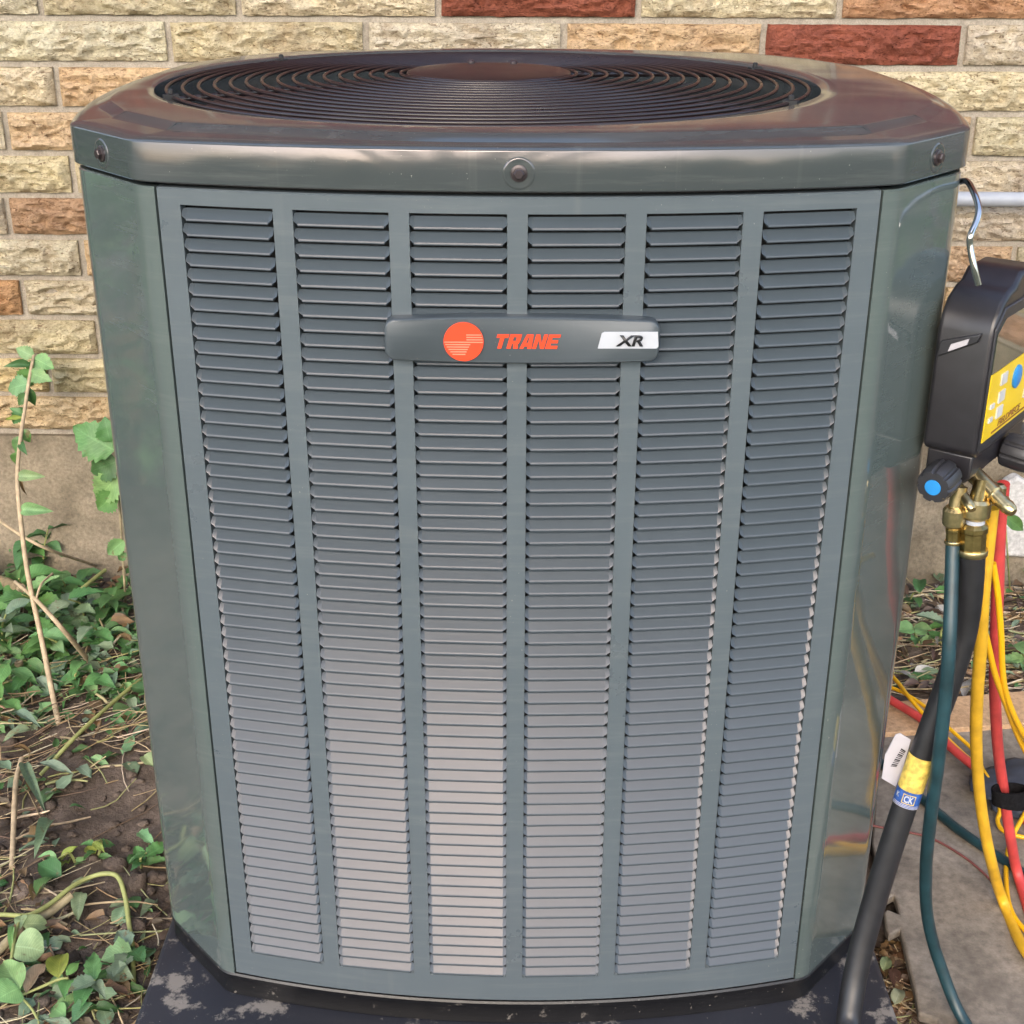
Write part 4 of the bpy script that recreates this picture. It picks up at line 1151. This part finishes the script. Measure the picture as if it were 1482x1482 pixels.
def stem(parent, pts, r_, m, sub=6, seg=7, name='stem'):
    b = MB(); path = smooth_path(pts, sub); n = len(path)
    if isinstance(r_, (tuple, list)): rs = [r_[0] + (r_[1] - r_[0]) * i / (n - 1) for i in range(n)]
    else: rs = [r_ * (1 + .12 * noise.noise(p * 60)) for p in path]
    b.tube(path, rs, seg); return b.build(name, m, parent, smooth=60)

# ================================================================ PLANTS LEFT OF THE UNIT
base = G(92, 1078, -.01)
br_ = empty('leaning_branch', base); tag(br_, 'pale cut branch with drooping green leaves leaning on the foundation', 'branch')
bp = [(92, 1078), (75, 1000), (60, 925), (40, 830), (29, 745), (25, 690), (29, 640), (36, 590), (43, 545), (49, 514)]
by0 = base.y
bpts = [ony(q[0], q[1], by0 + (1.045 - by0) * (i / 9) ** .8) if i else base for i, q in enumerate(bp)]
stem(br_, bpts, (.0046, .0026), m_twig)
def on_branch(py):
    i = max(k for k in range(len(bp) - 1) if bp[k][1] >= py) if py < bp[0][1] else 0
    t = (bp[i][1] - py) / (bp[i][1] - bp[i + 1][1]); return bpts[i].lerp(bpts[i + 1], t)
for (py, tx, ty, w, c, kd) in ((516, 22, 503, 20, MINT, 'serrate'), (518, 78, 533, 26, MINT, 'serrate'), (520, 60, 560, 26, MID, 'serrate'), (528, 8, 526, 12, DEEP, 'lance'), (535, 30, 562, 28, MID, 'serrate'), (540, 68, 548, 24, MINT, 'serrate'), (556, 5, 562, 30, MINT, 'serrate'), (560, 50, 588, 14, DEEP, 'lance'), (570, 26, 586, 16, DEEP, 'serrate'), (590, 18, 614, 18, MID, 'serrate'), (600, 14, 590, 10, MID, 'lance'), (622, 44, 640, 15, MID, 'ovate'), (632, 20, 655, 16, MID, 'serrate'), (640, 36, 655, 10, DEEP, 'lance'), (655, 18, 676, 12, MID, 'ovate'), (690, 60, 688, 16, WHITISH, 'ovate'), (738, 70, 738, 18, MINT, 'ovate'), (672, 33, 722, 5, BROWN, 'lance'), (604, 2, 606, 7, YG, 'lance')):
    a = on_branch(py); c3 = ony(tx, ty, a.y + U(-.03, .012))
    add_leaf(br_, a, c3 - a, (U(-.3, .3), -.8, .5), (c3 - a).length, w * 2.1 / FPX * 1.1, kd, c)
# side twigs of the branch
tw = empty('leaning_twig', G(0, 752, .12)); tag(tw, 'thin straight twig slanting across the foundation down to the soil', 'twig')
stem(tw, [ony(-30, 730, .95), ony(20, 768, .93), ony(70, 795, .90), G(142, 828, .012)], .0028, m_twig)
tw2 = empty('leaning_twig', G(135, 967)); tag(tw2, 'forked pale twig ending on bare soil beside the leaning branch', 'twig')
stem(tw2, [ony(22, 842, .80), ony(52, 868, .72), ony(90, 910, .66), G(135, 967, .004)], (.0028, .0042), m_twig)
stem(tw2, [ony(52, 868, .72), ony(60, 845, .74), ony(76, 830, .78)], .0018, m_twig)
# climbing vine with broad leaves behind the corner post
vb = G(182, 880); vi = empty('climbing_vine', vb); tag(vi, 'green vine with broad toothed leaves climbing the foundation behind the condenser', 'vine')
stem(vi, [vb, ony(180, 840, .93), ony(176, 780, .95), ony(172, 720, .96), ony(166, 660, .96), ony(163, 610, .97)], .0022, m_vine)
for (a, c, w, k, col) in (((166, 652), (102, 618), 52, 'serrate', MID), ((160, 640), (150, 606), 30, 'serrate', MID), ((170, 668), (126, 684), 40, 'serrate', DEEP), ((170, 690), (134, 728), 40, 'serrate', MINT), ((168, 716), (140, 738), 32, 'serrate', MID), ((180, 782), (155, 803), 22, 'serrate', MINT), ((182, 800), (170, 812), 12, 'ovate', MID)):
    px_leaf(vi, a, c, w, k, col, y=.92, up=(.1, -1, .35))
# thick cut sticks
def stick(label, pts, r_, m=m_bark):
    path = smooth_path(pts, 6); e = empty('cut_stick', path[0]); tag(e, label, 'stick')
    b = MB(); b.tube(path, [r_ * (1 + .12 * noise.noise(p * 45)) for p in path], 12); b.build('bark', m, e, smooth=70)
    t = (path[-1] - path[-2]).normalized(); b = MB(); b.lathe([(r_ * .86, .0008), (r_ * .5, .002), (r_ * .1, .0015)], path[-1], t, 12); b.build('cut_end', m_twig, e); return e
stick('short thick brown stick lying among the cut leaves by the wall', [G(-30, 905, .035), G(0, 880, .05), ony(30, 852, .88)], .0095)
stick('cut brown stump poking upright out of the weeds', [G(38, 1012, -.02), ony(34, 985, .70), ony(26, 958, .70)], .0068)
stick('slender bent brown stick lying on the bare soil', [G(18, 1260, .004), G(22, 1200, .012), G(26, 1150, .02), G(35, 1120, .025)], .0036, m_twig)
stick('broad olive stick half buried beside the bent vine', [G(60, 1130, .01), G(120, 1085, .03), G(180, 1035, .035), G(205, 1010, .03)], .0030, m_green_stem)
stick('short green stem lying across the weeds near the condenser', [G(112, 900, .05), G(135, 885, .055), G(158, 870, .06)], .0034, m_green_stem)
# woody vine at the bottom left and its pale round leaves
wv = empty('bent_vine', G(40, 1342)); tag(wv, 'pale bent vine stem arching over the soil near the pad corner', 'vine')
stem(wv, [G(-20, 1334, .012), G(20, 1338, .014), G(45, 1342, .018), G(75, 1330, .022), G(105, 1308, .024), G(130, 1296, .026), G(155, 1293, .03), G(175, 1298, .03), G(184, 1318, .02), G(188, 1345, .012), G(193, 1380, .01), G(194, 1425, .004)], .0030, m_green_stem)
stem(wv, [G(-20, 1400, .006), G(30, 1358, .010), G(70, 1335, .012), G(105, 1312, .016)], .0055, m_vine)
for (a, c, w, k, col) in (((106, 1300), (138, 1278), 16, 'ovate', WHITISH), ((120, 1306), (113, 1340), 22, 'ovate', GREY), ((193, 1392), (150, 1402), 38, 'lobed', MINT), ((190, 1385), (172, 1360), 26, 'serrate', GREY), ((194, 1390), (212, 1412), 26, 'serrate', DEEP), ((190, 1398), (165, 1425), 24, 'lobed', GREY)):
    p = G(*a, .016); q = G(*c, .010 + U(0, .012)); add_leaf(wv, p, q - p, (0, -.3, 1), (q - p).length, w * 1.37 / FPX * 1.25, k, col)
rl = empty('seedling', G(32, 1452)); tag(rl, 'seedling with large pale round leaves at the edge of the soil', 'seedling')
stem(rl, [G(34, 1345, .02), G(27, 1375, .024), G(20, 1410, .02), G(16, 1420, .012)], .0020, m_green_stem)
stem(rl, [G(32, 1455, .014), G(60, 1450, .02), G(88, 1440, .022), G(102, 1436, .02)], .0017, m_green_stem)
stem(rl, [G(33, 1455, .012), G(50, 1475, .012), G(62, 1500, .01)], .0015, m_green_stem)
for (a, c, w, k, col) in (((36, 1360), (80, 1356), 25, 'ovate', WHITISH), ((25, 1392), (66, 1400), 44, 'round', WHITISH), ((33, 1455), (8, 1412), 34, 'ovate', MINT), ((32, 1453), (2, 1470), 42, 'ovate', MINT), ((88, 1437), (92, 1398), 27, 'ovate', YG), ((24, 1362), (18, 1398), 8, 'lance', MINT), ((36, 1347), (33, 1366), 16, 'ovate', WHITISH), ((104, 1440), (96, 1462), 18, 'lance', MID), ((100, 1434), (118, 1418), 14, 'lance', MID)):
    p = G(*a, .022); q = G(*c, .022 + U(0, .008)); add_leaf(rl, p, q - p, (0, -.35, 1), (q - p).length, w * 1.37 / FPX * 1.35, k, col)
dl = add_leaf(None, G(41, 1456, .012), G(73, 1412, .018) - G(41, 1456, .012), (0, -.3, 1), .044, .026, 'ovate', (.34, .27, .21)) if False else None
def loose_leaf(label, a, c, w, kind, col, h=.012):
    p = G(*a, h); q = G(*c, h + .004); e = empty('fallen_leaf', p); tag(e, label, 'leaf'); add_leaf(e, p, q - p, (U(-.2, .2), -.3, 1), (q - p).length, w * 1.37 / FPX * 1.2, kind, col); return e
loose_leaf('dry beige leaf lying between the pale round seedling leaves', (41, 1456), (72, 1413), 20, 'ovate', (.40, .31, .24), .018)
loose_leaf('small bright green leaf lying alone on the bare soil', (203, 1215), (222, 1232), 18, 'lobed', MINT)
loose_leaf('dark green leaf lying on soil by the corner post', (188, 1262), (212, 1250), 24, 'serrate', DEEP)
loose_leaf('curled grey green leaf standing on edge in the debris', (38, 1130), (62, 1185), 18, 'lance', GREY, .03)
loose_leaf('long grey leaf lying over the debris', (62, 1130), (108, 1142), 16, 'lance', GREY, .03)
loose_leaf('broad grey green leaf flat on the debris', (48, 1080), (8, 1096), 22, 'ovate', GREY, .03)
loose_leaf('narrow grey leaf crossing another near the stump', (28, 1068), (60, 1085), 16, 'lance', GREY, .045)
loose_leaf('pale green leaf tucked against the corner post', (212, 1120), (228, 1140), 22, 'ovate', WHITISH, .03)
loose_leaf('large dark leaf at the foot of the debris heap', (-20, 1190), (12, 1160), 34, 'ovate', DEEP, .03)
loose_leaf('wilted grey leaf hanging below the debris', (80, 1215), (55, 1255), 20, 'ovate', GREY, .03)
# weed sprigs in the heap of cut foliage
def sprig(px, py, h, n, kinds, cols, L, label, group):
    g = G(px, py, -.005); e = empty('weed_sprig', g); tag(e, label, 'weed', group)
    lean = Vector((U(-.5, .5), U(-.6, .1), U(.35, 1))).normalized(); tip = g + lean * h
    stem(e, [g, g + lean * h * .5 + Vector((U(-.01, .01), U(-.01, .01), .01)), tip], (.0022, .0012), m_green_stem, 4, 6)
    for i in range(n):
        t = .2 + .8 * i / max(1, n - 1); p = g.lerp(tip, t); a = 2.4 * i + U(-.5, .5)
        d = Vector((math.cos(a), math.sin(a), U(-.25, .45))); l = L * U(.7, 1.25)
        add_leaf(e, p, d, (U(-.2, .2), U(-.4, 0), 1), l, l * U(.38, .62), random.choice(kinds), random.choice(cols))
wl = 'leafy weed sprig in the heap of cut foliage by the wall'; wg = 'weed sprigs in the cut foliage heap'; SPR = 0
for (px, py, h, n, L) in ((8, 800, .12, 10, .05), (30, 815, .10, 10, .055), (62, 830, .10, 9, .05), (20, 870, .11, 11, .055), (55, 880, .10, 10, .06), (90, 870, .08, 9, .045), (120, 905, .08, 9, .05), (150, 890, .08, 8, .05), (30, 930, .10, 11, .055), (70, 935, .08, 10, .05), (105, 950, .08, 9, .045), (5, 950, .09, 9, .05), (145, 940, .06, 8, .04), (15, 995, .07, 8, .045), (110, 1000, .06, 8, .035), (-15, 850, .12, 10, .06), (165, 930, .05, 6, .04), (60, 975, .06, 8, .04), (5, 1035, .05, 7, .04), (175, 990, .05, 6, .035), (130, 865, .05, 7, .04), (82, 900, .09, 9, .055)):
    kd, cl = [('serrate', 'toothed'), ('lance', 'narrow'), ('ovate', 'oval')][SPR % 3], [(MINT, 'pale mint green'), (MID, 'bright green'), (DEEP, 'dark green'), (GREY, 'dull grey green')][(SPR * 3 + SPR // 4) % 4]
    SPR += 1
    sprig(px, py, h, n, [kd[0]], [cl[0], cl[0], MID], L, cl[1] + ' weed sprig with ' + kd[1] + ' leaves in the cut foliage heap', wg)
sprig(140, 1240, .03, 6, ['serrate'], [MID, YG], .025, 'low pale sprig on the bare soil beside the corner post', None)
sprig(110, 1248, .03, 5, ['ovate'], [MINT, YG], .025, 'low yellow green sprig on the bare soil near the bent vine', None)
sprig(120, 1430, .05, 8, ['lance', 'serrate'], [MID, GREY], .035, 'feathery green sprig beside the pale round seedling leaves', None)
sprig(205, 1255, .03, 5, ['serrate'], [DEEP, MID], .03, 'dark green sprig on the soil against the corner post', None)
sprig(160, 1010, .04, 6, ['ovate', 'round'], [MINT, WHITISH], .025, 'small round leaved sprig at the foot of the foliage heap', None)
# right of the unit
rw = 'leafy weed seedling on the soil behind the tan board'
for (px, py, h, n, L, c, rw) in ((1335, 935, .07, 6, .045, [MID, MINT], 'bright leafy weed seedling on soil between corner post and teal hose'), (1362, 940, .05, 5, .045, [GREY, MID], 'grey green weed seedling partly behind the teal hose'), (1402, 935, .06, 5, .035, [MINT, MID], 'weed seedling seen between the black hose and the yellow hose'), (1475, 960, .06, 7, .04, [MINT, YG], 'yellow green weed seedling on soil right behind the tan board'), (1312, 880, .05, 4, .04, [DEEP, MID], 'dark weed seedling at the foundation beside the corner post'), (1470, 845, .09, 6, .04, [MID, MINT], 'weed seedling growing at the foot of the pale slab'), (1500, 900, .1, 9, .05, [MID, MINT], 'tall leafy weed seedling beyond the dead leaves')):
    sprig(px, py, h, n, ['serrate', 'ovate'], c, L, rw, 'weed seedlings behind the board')
e = empty('hanging_leaf_stem', G(1462, 860)); tag(e, 'thin stem with one long green leaf beside the pale slab', 'weed')
stem(e, [G(1462, 860), ony(1458, 800, .93), ony(1455, 752, .93)], .0014, m_green_stem); px_leaf(e, (1450, 745), (1488, 770), 18, 'lance', MID, y=.93, up=(0, -1, .4))
def dead_leaf(label, a, c, w, col): loose_leaf(label, a, c, w, 'ovate', col, .016)
dead_leaf('large curled orange brown dead leaf behind the red hose', (1448, 872), (1478, 862), 26, DEAD)
dead_leaf('tan dead leaf leaning on another behind the red hose', (1452, 832), (1470, 850), 18, (.52, .36, .24))
dead_leaf('orange dead leaf at the foot of the pale slab', (1466, 822), (1486, 828), 14, DEAD)
dead_leaf('pale grey dead leaf on soil beside the teal hose', (1352, 890), (1372, 900), 20, (.50, .46, .38))
dead_leaf('whitish curled dead leaf in front of the seedlings', (1322, 985), (1350, 978), 18, (.50, .47, .45))
dead_leaf('grey dead leaf near the corner post on the right', (1300, 985), (1318, 990), 14, (.42, .40, .38))
dead_leaf('olive leaf lying in the gap between pad and mat', (1276, 1420), (1284, 1400), 16, (.22, .26, .14))
dead_leaf('pale olive leaf in the dark gap by the mat edge', (1292, 1470), (1304, 1440), 18, (.36, .38, .24))
# ================================================================ LITTER
def in_left(): 
    while True:
        px, py = U(-60, 260), U(770, 1500)
        g = G(px, py)
        if g.x < -.405 and g.y < 1.06: break
    return px, py, g
sb = MB(); lbm = MB()
STRAW = [(.42, .33, .20), (.33, .24, .14), (.24, .17, .10), (.30, .29, .13), (.48, .40, .27), (.15, .10, .065)]
def straw(b, g, L, r_, ang, lift_, col):
    d = Vector((math.cos(ang), math.sin(ang), 0)); nn = 4; pts = []
    bend = U(-.35, .35)
    for i in range(nn + 1):
        t = i / nn - .5; q = g + d * (L * t) + Vector((-d.y, d.x, 0)) * (bend * L * (t * t - .1))
        q.z = gh(q.x, q.y) + r_ + lift_ + max(0, t) * U(0, .25) * L * .5; pts.append(q)
    n0 = len(b.v); b.tube(pts, [r_, r_, r_, r_ * .9, r_ * .6], 4, False); toned(b, len(b.v) - n0, vary(col, .2))
k = 0
while k < 520:
    px, py, g = in_left()
    bare = min(1, 1.25 * math.exp(-(((px - 165) / 110) ** 2 + ((py - 1210) / 105) ** 2)))
    if rnd() < bare * .95: continue
    dens = .95 if 950 < py < 1150 else (.55 if py < 950 else .45)
    if rnd() > dens: continue
    ang = U(.1, 1.1) if rnd() < .45 else U(0, math.pi)
    straw(sb, g, U(.015, .10) * (1 if rnd() < .8 else 2.0), U(.0004, .0014) * (1 if rnd() < .88 else 1.8), ang, U(0, .022) * (1.3 if py < 1100 else .35), random.choice(STRAW)); k += 1
for k in range(420):
    px, py = U(1285, 1600), U(800, 1010); g = G(px, py)
    if g.y > 1.05 or g.x < .40: continue
    straw(sb, g, U(.03, .16), U(.0005, .0018), U(-.4, .5) if rnd() < .6 else U(0, math.pi), U(0, .014), random.choice(STRAW + [(.50, .42, .32)]))
for k in range(60):
    g = G(U(1265, 1330), U(1380, 1490)); straw(sb, g, U(.02, .07), U(.0006, .0014), U(0, 3.1), U(0, .006), random.choice(STRAW))
so = sb.build('dry_stem_litter', m_straw, smooth=180, normals=False); so['kind'] = 'stuff'; so['label'] = 'dry stems and roots scattered over the soil'; so['category'] = 'litter'
k = 0
while k < 900:
    px, py, g = in_left()
    bare = min(1, 1.3 * math.exp(-(((px - 165) / 115) ** 2 + ((py - 1210) / 110) ** 2)))
    if rnd() < bare: continue
    if py > 1060 and rnd() < .8: continue
    h = U(.002, .03) if py < 1030 else U(.002, .012)
    L = U(.010, .042); a = U(0, 6.28)
    col = random.choice([MINT, MID, MID, DEEP, GREY, GREY, BROWN] if py < 1060 else [GREY, GREY, BROWN, DEEP, MINT, (.10, .075, .05)])
    stuff_leaf(lbm, g + Vector((0, 0, h)), (math.cos(a), math.sin(a), U(-.2, .3)), (U(-.5, .5), U(-.6, .3), 1), L, L * U(.3, .7), random.choice(['ovate', 'lance', 'serrate']), col); k += 1
for k in range(420):
    px, py = U(1285, 1600), U(800, 1010); g = G(px, py)
    if g.y > 1.05 or g.x < .40: continue
    L = U(.012, .04); a = U(0, 6.28)
    stuff_leaf(lbm, g + Vector((0, 0, U(.002, .02))), (math.cos(a), math.sin(a), U(-.2, .3)), (U(-.5, .5), U(-.6, .3), 1), L, L * U(.3, .7), random.choice(['ovate', 'lance']), random.choice([BROWN, BROWN, (.12, .08, .05), (.36, .33, .30), DEAD, MID, GREY, (.09, .06, .045)]))
for k in range(70):
    g = G(U(1265, 1335), U(1370, 1490)); L = U(.012, .035); a = U(0, 6.28)
    stuff_leaf(lbm, g + Vector((0, 0, U(.002, .008))), (math.cos(a), math.sin(a), 0), (U(-.4, .4), U(-.4, .4), 1), L, L * U(.4, .7), 'ovate', random.choice([BROWN, (.10, .06, .04), (.16, .09, .05)]))
lo_ = lbm.build('leaf_litter', m_leafA, smooth=180, normals=False); lo_['kind'] = 'stuff'; lo_['label'] = 'small green and brown leaves scattered over the soil'; lo_['category'] = 'litter'
# clods and pebbles
cb = MB(); bm = bmesh.new(); bmesh.ops.create_icosphere(bm, subdivisions=2, radius=1); iv = [v.co.copy() for v in bm.verts]; ifs = [tuple(v.index for v in f.verts) for f in bm.faces]; bm.free()
for k in range(520):
    if rnd() < .7: _, _, g = in_left()
    else:
        g = G(U(1275, 1600), U(800, 1000))
        if g.y > 1.05: continue
    r_ = U(.002, .009) if rnd() < .93 else U(.010, .02); sd_ = U(0, 99); sx, sy, sz = U(.7, 1.3), U(.7, 1.3), U(.4, .8)
    cb.add([g + Vector((v.x * sx, v.y * sy, v.z * sz + .2)) * r_ * (1 + .5 * noise.noise(v * 1.7 + Vector((sd_, 0, 0)))) for v in iv], ifs)
co_ = cb.build('soil_clods', m_soil, smooth=180, normals=False); co_['kind'] = 'stuff'; co_['label'] = 'loose clods of soil'; co_['category'] = 'soil'

# ================================================================ SHRUBS SEEN IN THE REFLECTIONS, TREE AND BUSHES ADDED UNSEEN TO BLOCK SKY
def shrub(name, label, cat, base, blobs, nleaf, ls, cols, trunk_r=.02):
    base = Vector(base); e = empty(name, base); tag(e, label, cat)
    b = MB()
    for (c, r_) in blobs:
        c = Vector(c); mid = (base + c) / 2 + Vector((U(-.1, .1), U(-.1, .1), 0)); b.tube(smooth_path([base, mid, c], 5), [trunk_r * (1 - .07 * i) for i in range(11)], 8)
    b.build('trunk', m_bark, e, smooth=60)
    b = MB()
    for k in range(nleaf):
        c, r_ = random.choice(blobs); c = Vector(c)
        d = Vector((random.gauss(0, 1), random.gauss(0, 1), random.gauss(0, 1))).normalized() * r_ * (U(.25, 1) ** .45) * (1 + .3 * noise.noise(Vector((k * .13, 0, 0))))
        p = c + d
        if p.z < .03 or p.y > 1.03: continue
        dr = Vector((U(-1, 1), U(-1, 1), U(-.8, .4))).normalized(); up = Vector((U(-.6, .6), U(-.6, .6), 1)); x = dr.cross(up).normalized(); L = ls * U(.6, 1.3); W = L * U(.25, .4)
        n0 = len(b.v); b.add([p, p + dr * L * .45 + x * W, p + dr * L - Vector((0, 0, L * .2)), p + dr * L * .45 - x * W], [(0, 1, 2), (0, 2, 3)])
        for i, q in enumerate(((0, 0), (1, 1), (0, 3), (-1, 1))): b.uv[n0 + i] = q
        toned(b, 4, vary(random.choice(cols), .25))
    b.build('crown', m_leafA, e, normals=False)
shrub('shrub', 'dense dark green shrub growing by the wall left of the heap', 'shrub', (-1.75, .65, 0), [((-1.75, .6, .45), .42), ((-1.55, .75, .75), .3), ((-1.95, .5, .85), .36)], 1700, .07, [MID, DEEP, DEEP, MINT])
shrub('shrub', 'tall loose shrub standing behind the dense dark one', 'shrub', (-2.7, .5, 0), [((-2.6, .4, .6), .55), ((-2.9, .7, 1.1), .5), ((-2.4, .2, 1.2), .45)], 1700, .09, [MID, DEEP, MINT])
shrub('shrub', 'pale green shrub on the far right of the yard', 'shrub', (2.7, .6, 0), [((2.6, .6, .5), .5), ((2.9, .4, .9), .45)], 1300, .08, [MINT, MID, WHITISH])
canopy = [((x, -3.1 + .3 * math.sin(x * 2), 5.3 + .4 * math.cos(x * 3)), 1.35) for x in (-3.8, -2.2, -.6, .9, 2.4, 3.9)] + [((x, -4.4, 6.8), 1.5) for x in (-3, -1, 1, 3)]  # unseen canopy behind the camera, added to darken overhead reflections
shrub('sky_block_tree', 'broad leafy tree added unseen to block sky reflected in the louvers', 'tree', (-.8, -5.4, 0), canopy, 8500, .36, [MID, DEEP, MID], .12)

for (x, y, hh, lab_) in ((-3.6, -6.2, 1.0, 'round unseen bush added on the left to darken the reflected horizon'), (-.9, -6.8, 1.15, 'broad unseen bush added in the middle to darken the reflected horizon'), (1.9, -6.4, 1.1, 'dense unseen bush added on the right to darken the reflected horizon'), (4.4, -5.2, 1.0, 'unseen bush added at the far right to darken the reflected horizon')):
    shrub('sky_block_bush', lab_, 'shrub', (x, y, 0), [((x, y, hh * .8), .9), ((x - .9, y + .2, hh * .7), .8), ((x + .9, y - .1, hh * .8), .8)], 2600, .20, [MID, DEEP, MID, GREY], .05)  # unseen bushes added behind the camera to darken low reflections
